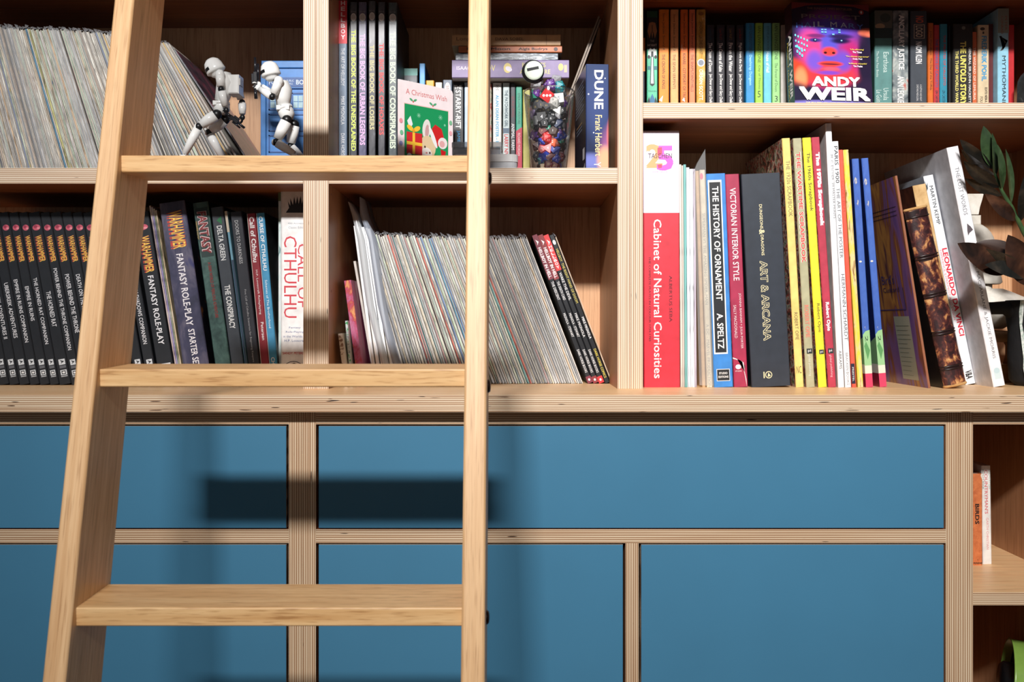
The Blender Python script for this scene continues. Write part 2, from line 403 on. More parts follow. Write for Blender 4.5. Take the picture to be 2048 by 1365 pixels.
iz = 0.0002
r1, r2 = Z_(849.5), Z_(1059.7); r3 = Z_(1087.2)
dz0 = 0.085
i0, i1 = xa2+T19+iz, xb2-T19-iz
cabinet(xa2+0.0001, xb2-0.0001, 'wide lower cabinet with one long blue drawer above two blue doors',
        [(r1, ZU-0.0005, i0, i1), (r3, r2, i0, i1)], [(X_(1251.3), X_(1277.4), 0.076, r3-0.0002)],
        [('drawer_front', X_(637), X_(1888.3), Z_(1057.4), Z_(853)), ('door', X_(637), X_(1246), dz0, Z_(1090.6)), ('door', X_(1282.6), X_(1888.3), dz0, Z_(1090.6))])
xa1 = X_(-640); i0, i1 = xa1+T19+iz, xa2-T19-iz
cabinet(xa1, xa2-0.0001, 'lower cabinet left of the wide one, its blue fronts partly behind the ladder',
        [(r1, ZU-0.0005, i0, i1), (r3, r2, i0, i1)], [],
        [('drawer_front', X_(-608), X_(572.2), Z_(1057.4), Z_(853)), ('door', X_(-608), X_(572.2), dz0, Z_(1090.6))])
xb3 = X_(2192)+T19; i0, i1 = xb2+T19+iz, xb3-T19-iz
zg = Z_(1186.2); zg0 = Z_(1211.7)
cabinet(xb2+0.0001, xb3, 'narrow open lower cabinet at right with bird book on its shelf',
        [(r1, ZU-0.0005, i0, i1)], [], [], [(zg0, zg, i0, i1), (0.076, 0.095, i0, i1)])

# ------------------------------------------------------------------ ladder
LA = radians(13.0)
def yfront(z): return -0.360-(0.369-(z-EYE))*tan(LA)
r = thing('library_ladder', 'pale oak library ladder leaning in front of the bookcase', 'ladder', (-0.2425, yfront(0), 0), (-LA, 0, 0))
def lx(v): return v+0.2425
Lh = (TOP+0.02)/cos(LA)
DEP = 0.086
for x0, x1 in ((-0.4565, -0.4340), (-0.0506, -0.0275)):
    b = MB()
    # a long post with slightly eased front edges, foot cut level with the floor
    c = 0.0022; z0s = lambda y: (y*tan(-LA))*-1 if False else y*tan(LA)
    prof = [(lx(x0), DEP), (lx(x0), c), (lx(x0)+c*0.4, c*0.4), (lx(x0)+c, 0), (lx(x1)-c, 0), (lx(x1)-c*0.4, c*0.4), (lx(x1), c), (lx(x1), DEP)]
    n = len(prof); vs = [(x, y, z0s(y)) for x, y in prof]+[(x, y, Lh) for x, y in prof]
    b.add(vs, [(i, (i+1) % n, n+(i+1) % n, n+i) for i in range(n)]+[tuple(range(n))[::-1], tuple(range(n, 2*n))], M_lad)
    b.build('stile', r)
zt0 = EYE-0.0493-0.0095; TT = 0.0189
for k in range(-4, 6):
    zt = EYE-0.0493+0.2343*k                              # top of the tread's front edge
    if zt > TOP-0.05 or zt < 0.05: continue
    yf = yfront(zt)+0.008
    # root-local position of the front top edge
    v = Matrix.Rotation(LA, 4, 'X') @ Vector((0, yf-yfront(0), zt))
    M = Matrix.Translation((0, v.y, v.z)) @ Matrix.Rotation(LA+radians(1.75), 4, 'X')
    b = MB(); d = 0.0755
    x0, x1 = lx(-0.4340)+0.0001, lx(-0.0506)-0.0001; c = 0.0014
    pr = [(0, -TT+c), (c*0.4, -TT+c*0.4), (c, -TT), (d, -TT), (d, 0), (c, 0), (c*0.3, -c*0.3), (0, -c)]
    n = len(pr); vs = [(x0, y, z) for y, z in pr]+[(x1, y, z) for y, z in pr]
    b.add(vs, [(i, (i+1) % n, n+(i+1) % n, n+i) for i in range(n)]+[tuple(range(n)), tuple(range(n, 2*n))[::-1]], M_ladt, M)
    b.build('tread', r)
    for sx, s in ((lx(-0.0275), 1), (lx(-0.4565), -1)):
        Mb = Matrix.Translation((sx, v.y+0.038, v.z-0.012)) @ Matrix.Rotation(s*pi/2, 4, 'Y')
        MB().lathe([(0.0072, 0), (0.0072, 0.0012), (0.0058, 0.0028), (0.0028, 0.0034), (0.0024, 0.0022), (0.00001, 0.0022)], M_bolt, Mb, 16).build('bolt_head', r)
# ------------------------------------------------------------------ bagged comics
WHITE = (244, 242, 238); BLK = (34, 34, 37)
FAM = {  # colour family -> spine colours
 'pale cream': [(214, 202, 180), (198, 184, 160)], 'off-white': [(226, 222, 212), (206, 204, 200)], 'grey': [(146, 146, 144), (118, 120, 124)],
 'tan': [(204, 178, 148), (188, 158, 126)], 'pale green': [(196, 206, 186), (176, 192, 172)], 'dark': [(72, 68, 66), (92, 86, 84)],
 'blue': [(100, 124, 160), (92, 142, 172)], 'red': [(176, 74, 70), (186, 100, 90)], 'yellow': [(196, 194, 132), (206, 172, 112)], 'teal': [(88, 140, 140), (64, 108, 116)]}
SPM = {}
def spine_mat(fam, i):
    k = (fam, i)
    if k not in SPM:
        c = FAM[fam][i]; lo = tuple(int(v*0.74) for v in c); hi = tuple(min(255, int(v*1.12)+8) for v in c)
        od = rnd.choice([(150, 70, 60), (70, 90, 130), (96, 90, 80), (190, 170, 110)])
        SPM[k] = pattern('comic_spine_%s_%d' % (fam.replace(' ', '_'), i), [(0.30, od if fam not in ('off-white', 'pale cream') else lo), (0.38, lo), (0.52, c), (0.7, hi)], (150, 150, 34), 4, 0.35, rand=True)
    return SPM[k]
M_board = flat((222, 216, 204), 0.6); M_bag = clear('polythene', (240, 244, 250), 0.22, 0.12, 0.25); M_bag2 = clear('polythene_thick', (196, 208, 226), 0.5, 0.2, 0.2)
COVERS = [pattern('comic_cover_%d' % i, st, (22, 22, 22), 3, 0.3) for i, st in enumerate([
    [(0.35, (120, 40, 50)), (0.5, (70, 60, 80)), (0.62, (190, 150, 120))], [(0.35, (40, 60, 90)), (0.5, (150, 160, 170)), (0.62, (180, 60, 50))]])]
def comic(row, x, th, T, H, y, Dp, fam, label, group):
    x = row.place(x, th, T, H)
    r = thing('comic', label, 'comic', (x, y+rnd.uniform(-0.001, 0.002), row.z), (0, -th, 0), group)
    i = rnd.randrange(2); k = rnd.uniform(0.45, 0.7); b = MB(); cm = rnd.choice(COVERS)
    b.box(0, T*k, 0, Dp, 0.0, H-rnd.uniform(0.001, 0.004), cm, spine_mat(fam, i)); b.build('pages', r)
    MB().box(T*k+0.0001, T*0.84, 0.0012, Dp, 0.0, H-0.001, M_board, M_board).build('backing_board', r)
    # clear sleeve: sheet in front of the spine that folds into an uneven open mouth above the comic
    e = rnd.uniform(0.002, 0.007); s = rnd.uniform(-0.002, 0.002); f = -0.0005
    vs = [(0, f, 0.001), (T*0.9, f, 0.001), (0, f, H), (T*0.9, f, H), (s, f, H+e), (T*0.9+s, f+0.004, H+e*0.7), (s*1.5, 0.05, H+e*0.9), (T*0.6, 0.05, H), (s, 0.12, H+e*0.5), (T*0.5, 0.12, H)]
    MB().add(vs, [(2, 3, 5, 4), (2, 4, 6, 7), (7, 6, 8, 9)]+([(0, 1, 3, 2)] if rnd.random() < 0.5 else []), M_bag).build('plastic_sleeve', r)
    return r
def interp(x, pts):
    for (a, b), (c, d) in zip(pts, pts[1:]):
        if x <= c: return b+(d-b)*max(0, (x-a))/(c-a)
    return pts[-1][1]
def comic_run(row, x0, x1, ang, y, H, Dp, fams, where, group, zone, tm=0.0036):
    x = X(x0, y); n = 0
    while x < X(x1, y):
        px = x*F/(D0+y)+VX
        th = radians(interp(px, ang)); fam = fams(px)
        T = rnd.uniform(0.75, 1.25)*tm
        comic(row, x, th, T, H+rnd.uniform(-0.002, 0.002), y, Dp, fam, 'thin bagged comic, %s spine, %s, %s' % (fam, where, zone(px)), group+', '+fam+', '+zone(px))
        n += 1; x = row.next_x(th)+0.00015
    return n
rowA = Row(ZB, 0.0002)
def famA(px):
    if 330 < px < 400: return rnd.choice(['blue', 'dark', 'red', 'grey', 'off-white', 'yellow', 'teal', 'off-white'])
    if 430 < px < 470: return rnd.choice(['dark', 'grey', 'off-white', 'tan'])
    return rnd.choice(['pale cream']*6+['off-white']*6+['pale green']*3+['grey']*3+['tan']*4+['blue', 'yellow', 'dark'])
comic_run(rowA, -60, 500, [(-60, 14), (81, 15), (215, 17.5), (330, 21), (420, 26), (519, 32.5)], 0.112, 0.258, 0.17, famA, 'upper left row', 'comics on the upper left shelf',
          lambda px: 'left part' if px < 110 else 'next to the ladder on its left' if px < 215 else 'behind the ladder' if px < 320 else 'just right of the ladder' if px < 420 else 'behind the white figure')
th = radians(33.5); x = rowA.next_x(th)
c_last = comic(rowA, x, th, 0.0030, 0.256, 0.112, 0.17, 'grey', 'bagged comic at the right end of the upper left row, its dark purple cover showing', 'comics on the upper left shelf, last')
c_last.children[0].data.materials[0] = pattern('purple_cover', [(0.35, (58, 44, 62)), (0.5, (90, 80, 96)), (0.6, (150, 70, 96)), (0.7, (120, 120, 130))], (28, 28, 28), 3, 0.3)
del c_last['group']

# ------------------------------------------------------------------ blue panelled police box
M_pb = flat((66, 128, 196), 0.35, 0.05); M_pbd = flat((36, 84, 150), 0.4); M_win = flat((178, 206, 214), 0.2)
yb = 0.125; xl_, xr_ = X(521, yb), X(521, yb)+0.094
bx = thing('toy_police_box', 'blue panelled toy telephone box behind the right white figure', 'toy', ((xl_+xr_)/2, yb, ZB))
Wb, Hb = 0.047, Z(121, yb)-ZB
MB().box(-Wb+0.003, Wb-0.003, 0.004, 0.09, 0.006, Hb-0.012, M_pb).build('body', bx)
MB().box(-Wb, Wb, 0, 0.094, 0, 0.006, M_pbd).build('base', bx)
MB().box(-Wb+0.001, Wb-0.001, 0.001, 0.093, Hb-0.012, Hb, M_pb, ch=0.001).build('roof', bx)
for s in (-1, 1): MB().box(*sorted((s*Wb, s*(Wb-0.009))), 0, 0.01, 0.006, Hb-0.012, M_pb, ch=0.001).build('corner_post', bx)
sg = MB().box(-Wb+0.0095, Wb-0.0095, 0.001, 0.004, Hb-0.046, Hb-0.026, M_pb).build('sign', bx)
MB().box(-Wb+0.012, Wb-0.012, 0.0004, 0.001, Hb-0.044, Hb-0.028, M_pbd).build('sign_panel', sg)
pr = Print((-Wb, 0.0004, 0), (1, 0, 0), (0, 0, 1), (0, -1, 0)); zc_ = Hb-0.036
pr.text('POLICE', 0.014, zc_-0.004, 0.040, zc_+0.004, (214, 226, 238), 0.02); pr.text('PUBLIC', 0.0435, zc_+0.0008, 0.0555, zc_+0.0042, (214, 226, 238)); pr.text('CALL', 0.045, zc_-0.0040, 0.054, zc_-0.0006, (214, 226, 238))
pr.text('BOX', 0.059, zc_-0.004, 0.079, zc_+0.004, (214, 226, 238), 0.02); pr.build('sign_lettering', sg)
for s in (-1, 1):
    x0, x1 = sorted((s*0.0012, s*(Wb-0.010)))
    d = MB(); zd1 = Hb-0.050; ph = (zd1-0.008)/4
    d.box(x0, x1, 0.0025, 0.0045, 0.007, zd1, M_pb)
    dr = d.build('door', bx)
    for k in range(4):
        za, zb_ = 0.008+k*ph+0.003, 0.008+(k+1)*ph-0.003
        f = MB()
        for a in ((x0+0.003, x0+0.005, za, zb_), (x1-0.005, x1-0.003, za, zb_), (x0+0.003, x1-0.003, za, za+0.002), (x0+0.003, x1-0.003, zb_-0.002, zb_)):
            f.box(a[0], a[1], 0.0012, 0.0025, a[2], a[3], M_pbd)
        f.build('door_panel', dr)
        if k == 3:
            wn = MB()
            for i in range(3):
                for j in range(2):
                    wx = (x1-x0-0.014)/3; wz = (zb_-za-0.010)/2
                    wn.box(x0+0.006+i*(wx+0.001), x0+0.006+i*(wx+0.001)+wx, 0.0016, 0.0025, za+0.004+j*(wz+0.001), za+0.004+j*(wz+0.001)+wz, M_win)
            wn.build('window', dr)

# ------------------------------------------------------------------ jointed white toy figures
M_wh = flat((243, 244, 242), 0.22, 0.015); M_bk = flat((20, 21, 24), 0.35, 0.1); M_gun = flat((26, 27, 32), 0.25, 0.1)
def figure(label, y0, joints):
    """plain articulated toy: smooth shells over a black under-body; joints in photo pixels on the figure's plane"""
    def p(px, py, dy=0): return Vector((X(px, y0), y0+dy, Z(py, y0)))
    hip = p(*joints['hip']); root = thing('toy_figure', label, 'toy figure', (hip.x, y0, ZB))
    L = lambda v: v-Vector((hip.x, y0, ZB)); q = lambda px, py, dy=0: L(p(px, py, dy)); u = PX(1, y0)
    # head: smooth hood with a plain dark eye band, no face
    hc = q(*joints['head']); ha = joints['head_tilt']; M = Matrix.Rotation(ha, 4, 'Y')
    b = MB(); T_ = Matrix.Translation(hc) @ M
    prof = [(0.001, 18), (9, 16.5), (14.5, 11), (17, 3), (17.5, -4), (18.5, -10), (16, -12), (13, -12.2), (12, -17), (8, -21), (0.001, -22)]
    b.lathe([(r_*u, z_*u) for r_, z_ in prof], M_wh, T_ @ Matrix.Diagonal((1.08, 0.9, 1, 1)), 20)
    hd = b.build('head', root)
    vb = MB()
    for k in range(9):                                     # eye band round the front half
        a0, a1 = pi+(-4.5+k)*0.26, pi+(-3.5+k)*0.26
        vs = [(17.9*u*1.08*cos(a)*s_, 17.9*u*0.92*sin(a)*s_, z_*u) for a, s_ in ((a0, 1.02), (a1, 1.02)) for z_ in (-5.5, 0.5)]
        vb.add(vs, [(0, 1, 3, 2)], M_bk, T_)
    vb.build('eye_band', hd)
    b = MB(); b.tube([q(*joints['neck']), q(*joints['chest'])], [8*u, 10*u], M_bk, 12)
    b.build('neck', root)
    b = MB(); ch_, wa, hp = q(*joints['chest']), q(*joints['waist']), q(*joints['hip'])
    sh = q(*joints['shoulder'])
    b.tube([sh+(sh-ch_)*0.2, sh, ch_, (ch_+wa)/2, wa], [9*u, 15*u, 18*u, 15.5*u, 13*u], M_wh, 16, flat_=1.15)
    b.build('torso', root)
    b = MB(); b.tube([wa+(hp-wa)*0.15, wa+(hp-wa)*0.55, hp, hp+(hp-wa)*0.4], [14*u, 15.5*u, 15*u, 9*u], M_wh, 16, flat_=1.1); pel = b.build('pelvis', root)
    b = MB(); b.tube([wa+(hp-wa)*0.1, wa+(hp-wa)*0.38], [15.6*u, 15.8*u], M_wh, 16, flat_=1.12)
    for s in (-1, 1):
        c = wa+(hp-wa)*0.3+Vector((s*9*u, -14*u, 0)); b.box(c.x-4*u, c.x+4*u, c.y-3*u, c.y+3*u, c.z-5*u, c.z+4*u, M_wh, ch=u)
    b.build('belt', pel)
    for nm in ('near', 'far'):
        dy = -0.017 if nm == 'near' else 0.017
        a = joints.get(nm+'_arm')
        if a:
            s_, e_, w_ = [q(x_, y_, dy*k) for (x_, y_), k in zip(a, (1.05, 1.15, joints.get('grip', 0.9)))]
            b = MB(); b.ball(s_, (9.5*u, 9.5*u, 11*u), M_wh); b.tube([s_, s_+(e_-s_)*0.8], [9.3*u, 7.6*u], M_wh, 12)
            b.ball(e_, (6.5*u,)*3, M_bk, 10); b.tube([e_+(w_-e_)*0.1, e_+(w_-e_)*0.5, e_+(w_-e_)*0.92], [7.8*u, 7.6*u, 6*u], M_wh, 12)
            am = b.build('arm', root)
            hm = M_bk if joints.get('black_hand') else M_wh
            h = MB(); d = (w_-e_).normalized(); hc2 = w_+d*5*u
            h.ball(hc2, (5.5*u, 4*u, 6*u), hm, 10)
            for k in range(4):
                o_ = hc2+Vector((0, (k-1.5)*2.2*u, 0))+d*4*u; h.tube([o_, o_+d*4*u+Vector((-1.5*u, 0, -u)), o_+d*5*u+Vector((-4*u, 0, -3*u))], [1.3*u, 1.3*u, u], hm, 6)
            h.tube([hc2+Vector((-3*u, -3*u, 0)), hc2+Vector((-6*u, -2*u, -2*u))], [1.5*u, 1.1*u], hm, 6)
            h.build('hand', am)
        g = joints[nm+'_leg']
        h_, k_, a_ = [q(x_, y_, dy*k) for (x_, y_), k in zip(g, (0.62, 0.75, 0.8))]
        b = MB(); b.ball(h_, (10*u, 9*u, 10*u), M_bk, 12)
        b.tube([h_+(k_-h_)*0.08, h_+(k_-h_)*0.45, h_+(k_-h_)*0.86], [11.5*u, 11.5*u, 8.6*u], M_wh, 14)
        b.ball(k_, (7.6*u,)*3, M_bk, 10); b.tube([k_+(a_-k_)*0.08, k_+(a_-k_)*0.4, k_+(a_-k_)*0.95], [8.8*u, 8.8*u, 6.3*u], M_wh, 14)
        kp = k_+Vector((-4*u, 0, 0)); b.ball(kp, (5*u, 6*u, 6.5*u), M_wh, 10)
        lg = b.build('leg', root)
        # boot standing on the shelf
        f = MB(); toe = joints['toe']; az = a_.z
        pts = [(a_.x+6*u, 0.001), (a_.x+7*u, az*0.5), (a_.x+5*u, az), (a_.x-5*u, az), (a_.x-7*u, az*0.5), (a_.x-toe*u, 0.0055), (a_.x-(toe+3)*u, 0.001)]
        wd = 6.5*u; vs = [(x_, a_.y-wd, z_) for x_, z_ in pts]+[(x_, a_.y+wd, z_) for x_, z_ in pts]; n = len(pts)
        f.add(vs, [(i, (i+1) % n, n+(i+1) % n, n+i) for i in range(n)]+[tuple(range(n)), tuple(range(n, 2*n))[::-1]], M_wh)
        f.build('boot', lg)
    return root, q, u
yf = 0.035
f1, q, u = figure('white armoured toy figure striding with bowed head, nearer the ladder', yf, dict(head=(428, 134), head_tilt=radians(-28), neck=(438, 142), shoulder=(447, 150), chest=(452, 168), waist=(443, 203), hip=(444, 222),
    near_arm=((447, 156), (450, 185), (457, 220)), far_arm=((466, 164), (477, 199), (479, 226)), near_leg=((438, 232), (403, 257), (374, 314)), far_leg=((446, 236), (413, 262), (441, 316)), toe=18, black_hand=True))
b = MB(); c = q(469, 170); b.box(c.x-9*u, c.x+12*u, -0.010, 0.016, c.z-20*u, c.z+18*u, M_wh, ch=2*u); bp = b.build('backpack', f1)
MB().box(c.x+12*u, c.x+13.5*u, -0.006, 0.010, c.z-2*u, c.z+12*u, flat((206, 204, 200))).build('backpack_plate', bp)
f2, q2, u2 = figure('white armoured toy figure crouching with a raised black toy gun', yf, dict(head=(540, 141), head_tilt=radians(-14), neck=(553, 158), shoulder=(562, 166), chest=(566, 182), waist=(567, 212), hip=(575, 232),
    near_arm=((563, 169), (551, 200), (520, 178)), far_arm=((556, 166), (540, 184), (520, 171)), near_leg=((577, 243), (556, 288), (594, 312)), far_leg=((585, 246), (577, 290), (604, 318)), toe=2, grip=0.2))
def gun(label, y, p0, p1, parent_w=6):
    a, b_ = Vector((X(*[p0[0], y]), y, Z(p0[1], y))), Vector((X(p1[0], y), y, Z(p1[1], y))); u = PX(1, y)
    d = (b_-a); L = d.length; ang = atan2(d.x, d.z)
    g = thing('toy_gun', label, 'toy', tuple(a), (0, ang, 0))
    MB().box(-4*u, 4*u, -3*u, 3*u, 0.24*L, 0.66*L, M_gun, ch=u).build('receiver', g)
    MB().tube([(0, 0, 0.6*L), (0, 0, L)], 2.4*u, M_gun, 10).build('barrel', g)
    s = MB(); s.tube([(5.5*u, 0, 0.45*L), (5.5*u, 0, 0.85*L)], 2*u, M_gun, 10)
    for k in (0.5, 0.62): s.box(2*u, 6*u, -u, u, k*L, (k+0.03)*L, M_gun)
    s.build('sight', g)
    MB().box(-8*u, -3*u, -2*u, 2*u, 0.36*L, 0.62*L, M_gun, ch=u).build('magazine', g)
    st = MB(); st.tube([(-1*u, 0, 0.26*L), (0, 0, 0.02*L)], [2.4*u, 3.4*u], M_gun, 10); st.build('stock', g)
    MB().tube([(3*u, 0, 0.34*L), (8*u, 0, 0.28*L)], [2*u, 1.8*u], M_gun, 8).build('grip', g)
gun('black toy gun pointing up, held by the crouching white figure', yf-0.001, (512, 199), (510, 115))
gun('black toy gun lowered behind the striding white figure', yf-0.018, (452, 226), (489, 256))
# ------------------------------------------------------------------ middle unit, upper compartment
GR = (200, 204, 210)
def glossy_dark(nm, c=(42, 44, 52), c2=(78, 80, 92)): return pattern(nm, [(0.35, c), (0.62, c2), (0.72, (120, 122, 130))], (120, 120, 40), 4, 0.25)
rB = Row(ZB, 0.0004); yB = 0.085
book(rB, 677, 677, 1, 17, yB, 0.19, (98, 116, 138), 'tall slate-blue book with red top, first on the upper middle shelf',
     [('r', 0, .245, 0, 1, (208, 48, 62)), ('v', 'HELLBOY', .0, .225, .28, .78, (248, 226, 230)), ('t', 'THE ART OF HELLBOY', .27, .485, .5, .42, (230, 232, 236)), ('t', 'MIKE MIGNOLA', .545, .705, .5, .42, (230, 232, 236)), ('t', 'DARK HORSE BOOKS', .755, .97, .5, .42, (230, 232, 236))], side=(60, 20, 26))
book(rB, 695, 695, 12, 4, yB+.012, 0.18, (28, 44, 34), 'very thin dark green book beside the red-topped one')
for x0, w_, top, ttl, c, mid, fr, desc in (
    (700, 14, 4, 'THE BIG BOOK OF THE UNEXPLAINED', (208, 226, 96), (46, 48, 56), (.165, .885), 'yellow-green'),
    (717, 16, 4, 'THE BIG BOOK OF URBAN LEGENDS', (226, 176, 224), (70, 68, 98), (.19, .85), 'pink'),
    (737, 14, 2, 'THE BIG BOOK OF LOSERS', (196, 190, 140), (50, 50, 56), (.26, .76), 'khaki'),
    (756, 14, 4, 'THE BIG BOOK OF HOAXES', (214, 62, 66), (46, 46, 54), (.245, .79), 'red'),
    (777, 17, 5, 'THE BIG BOOK OF CONSPIRACIES', (206, 226, 196), (46, 56, 60), (.175, .87), 'pale green')):
    book(rB, x0, x0, top, w_, yB, 0.175, glossy_dark('gloss_%s' % desc.replace('-', '_'), mid, tuple(v+34 for v in mid)), 'tall black book with %s lettering and white oval' % desc,
         [('o', .088, .5, .024, .40, (206, 206, 206)), ('o', .088, .5, .018, .30, (186, 186, 186)), ('t', ttl, fr[0]*.965, fr[1]*.965, .5, .66, c, .035), ('u', 'FACTOID', .052, .06, .15, .85, (140, 140, 144)), ('u', 'BOOKS', .118, .126, .2, .8, (140, 140, 144))], group=None, side=(26, 27, 32))
rB2 = Row(ZB, 0.0004); y2 = 0.187
book(rB2, 800, 800, 137, 5, y2, .1, (70, 76, 80), 'thin grey book with teal top, against the tall black books', [('r', 0, .09, 0, 1, (96, 150, 146))])
book(rB2, 806, 806, 137, 29, y2, .1, (92, 96, 102), 'grey paperback with teal top band behind the greeting card', [('r', 0, .06, 0, 1, (110, 168, 160)), ('t', 'JAMES', .10, .33, .5, .32, (206, 210, 214))])
book(rB2, 839, 839, 127, 11, y2-.01, .1, (98, 168, 226), 'bright blue slim paperback behind the greeting card', [], side=(24, 44, 96))
book(rB2, 852, 852, 161, 16, y2, .1, (236, 166, 44), 'orange-yellow paperback behind the greeting card')
book(rB2, 871, 871, 165, 13, y2, .1, (226, 224, 214), 'cream paperback behind the greeting card', [('r', .06, .12, .3, .8, (140, 190, 214))])
book(rB2, 886, 886, 160, 18, y2-.005, .1, (92, 104, 122), 'steel-grey paperback with a pale oval badge behind the card', [('o', .085, .5, .062, .33, (220, 204, 204)), ('u', 'SF', .055, .11, .35, .65, (150, 120, 120))])
book(rB2, 906, 906, 165, 21, y2, .1, (28, 28, 34), 'black paperback titled in white and blue, left of the ladder post', [('u', 'THE', .027, .066, .12, .82, WHITE, .02), ('t', 'STARRY-RIFT', .075, .447, .5, .50, WHITE, .02), ('t', 'JAMES TIPTREE', .466, .80, .5, .36, (70, 170, 230), .02)])
book(rB2, 929, 929, 165, 14, y2, .1, (176, 196, 216), 'pale blue paperback mostly behind the ladder post')
book(rB2, 945, 945, 168, 13, y2, .1, (58, 52, 60), 'dark paperback behind the ladder post')
book(rB2, 961, 961, 168, 22, y2, .1, pattern('foliage_spine', [(0.35, (40, 84, 44)), (0.5, (214, 214, 190)), (0.62, (186, 48, 40))], (160, 160, 90), 3, .4), 'green, red and white patterned paperback right of the ladder post')
book(rB2, 986, 986, 166, 17, y2, .1, (232, 232, 228), 'white paperback with blue capitals beside the ladder post', [('u', 'EYE', .02, .07, .35, .65, (40, 40, 50)), ('t', 'ALAN DEAN FOSTER - BLACK', .117, .70, .5, .36, (70, 170, 214), .03)])
book(rB2, 1006, 1006, 166, 13, y2, .1, (206, 222, 222), 'pale blue-grey paperback with blue and red capitals', [('r', .44, .49, 0, 1, (90, 110, 130)), ('t', 'THE PATCHWORK GIRL', .07, .43, .5, .5, (70, 96, 110), .03), ('t', 'LARRY NIVEN', .5, .76, .5, .62, (206, 70, 76), .03)])
book(rB2, 1021, 1021, 168, 10, y2, .1, (58, 58, 66), 'thin charcoal paperback with red and white capitals', [('t', 'GEORGE ORWELL', .12, .33, .5, .5, (150, 50, 60)), ('t', 'ANIMAL FARM', .39, .65, .5, .62, (220, 220, 220), .03)])
book(rB2, 1032, 1032, 173, 12, y2, .1, (64, 178, 146), 'paperback with green upper and crimson lower spine beside the dice jar', [('p', [(.45, 0), (.41, 1), (1, 1), (1, 0)], (206, 56, 82)), ('t', 'EMERGENCY POSTURE', .07, .38, .5, .4, (30, 90, 80)), ('t', 'RICHARD MORGAN', .47, .70, .5, .44, (240, 200, 200), .02)])
book(rB2, 1046, 1046, 180, 14, y2, .1, (214, 208, 116), 'yellow paperback seen through the dice jar')
# small corner of a folded card under the flat stack
# flat stack on the paperbacks
def flatbook(label, xa, xb, z0, T, y, Dp, sp, side, items, rot=0.0):
    W = xb-xa; r = thing('book', label, 'book', (xa, y, z0), (0, 0, rot))
    # codex built upright, laid on its side: its height runs along +X and its thickness up
    h = bpy.data.objects.new('x', None)
    sp = flat(sp) if isinstance(sp, tuple) else sp; side = flat(side) if isinstance(side, tuple) else side
    n0 = len(COL.objects); codex(r, T, W, Dp, sp, side, [], None)
    bpy.data.objects.remove(h)
    R = Matrix(((0, 0, 1, 0), (0, 1, 0, 0), (-1, 0, 0, T), (0, 0, 0, 1)))   # (x,y,z) -> (z, y, T-x)
    for c in r.children: c.data.transform(R)
    if items:
        pr = Print((0, 0, 0), (1, 0, 0), (0, 0, 1), (0, -1, 0))
        for it in items:
            if it[0] == 't': pr.text(it[1], it[2]*W, (it[4]-it[5]/2)*T, it[3]*W, (it[4]+it[5]/2)*T, it[6], it[7] if len(it) > 7 else 0)
            elif it[0] == 'o': pr.oval(it[1]*W, it[2]*T, it[3]*W, it[4]*T, it[5], rot=it[6] if len(it) > 6 else 0)
            elif it[0] == 'r': pr.rect(it[1]*W, it[2]*W, it[3]*T, it[4]*T, it[5])
        pr.build('title', r)
    return r
ys = 0.163; zs = ZB+0.1792+0.0004
tops = max(Z(py_, 0.18) for py_ in (160,)); zs = max(zs, Z(160, ys)-0.001)
YG = (226, 214, 120)
T1 = PX(36, ys)
flatbook('purple paperback with yellow lettering, lowest of the flat stack', X(904, ys), X(1138, ys), zs, T1, ys, .128, (126, 108, 152), (206, 196, 186),
         [('t', 'ISAAC', .04, .16, .55, .2, (236, 224, 236)), ('t', 'ASIMOV', .17, .37, .55, .34, YG), ('o', .475, .55, .034, .28, (226, 206, 130)), ('o', .485, .5, .03, .13, (232, 226, 240), -.5), ('t', 'ROBOTS', .60, .80, .72, .24, YG), ('t', 'AND EMPIRE', .58, .84, .34, .24, YG), ('o', .93, .6, .022, .2, YG), ('r', .958, .983, .3, .72, (190, 180, 150))])
T2 = PX(15, ys)
M_sil = pattern('silver_black_foil', [(0.38, (44, 52, 62)), (0.5, (90, 104, 118)), (0.62, (210, 220, 232))], (60, 60, 300), 4, 0.2)
flatbook('silver and black paperback lying on the purple one', X(911, ys), X(1116, ys), zs+T1+.0003, T2, ys+.004, .11, M_sil, (40, 44, 52), [('t', 'STEPHEN HUNT', .55, .78, .3, .36, (220, 226, 232), .02), ('o', .06, .5, .018, .25, (150, 160, 170))])
T3 = PX(13, ys)
flatbook('thin orange paperback with dark lettering in the flat stack', X(917, ys), X(1124, ys), zs+T1+T2+.0006, T3, ys+.002, .11, (186, 100, 52), (46, 30, 30), [('t', 'Rogue Moon', .08, .5, .5, .5, (60, 24, 16), .03), ('t', 'Algis Budrys', .58, .86, .5, .5, (60, 24, 16), .03), ('o', .94, .5, .02, .3, (60, 40, 40))])
T4 = PX(22, ys)
flatbook('tan hardback with brown serif lettering on top of the flat stack', X(904, ys), X(1121, ys), zs+T1+T2+T3+.0009, T4, ys, .12, (196, 152, 104), (180, 170, 150), [('t', 'Longitude', .04, .30, .55, .42, (100, 62, 34)), ('t', 'DAVA SOBEL', .40, .66, .58, .26, (70, 40, 24)), ('r', .868, .872, .05, .95, (120, 80, 50))])

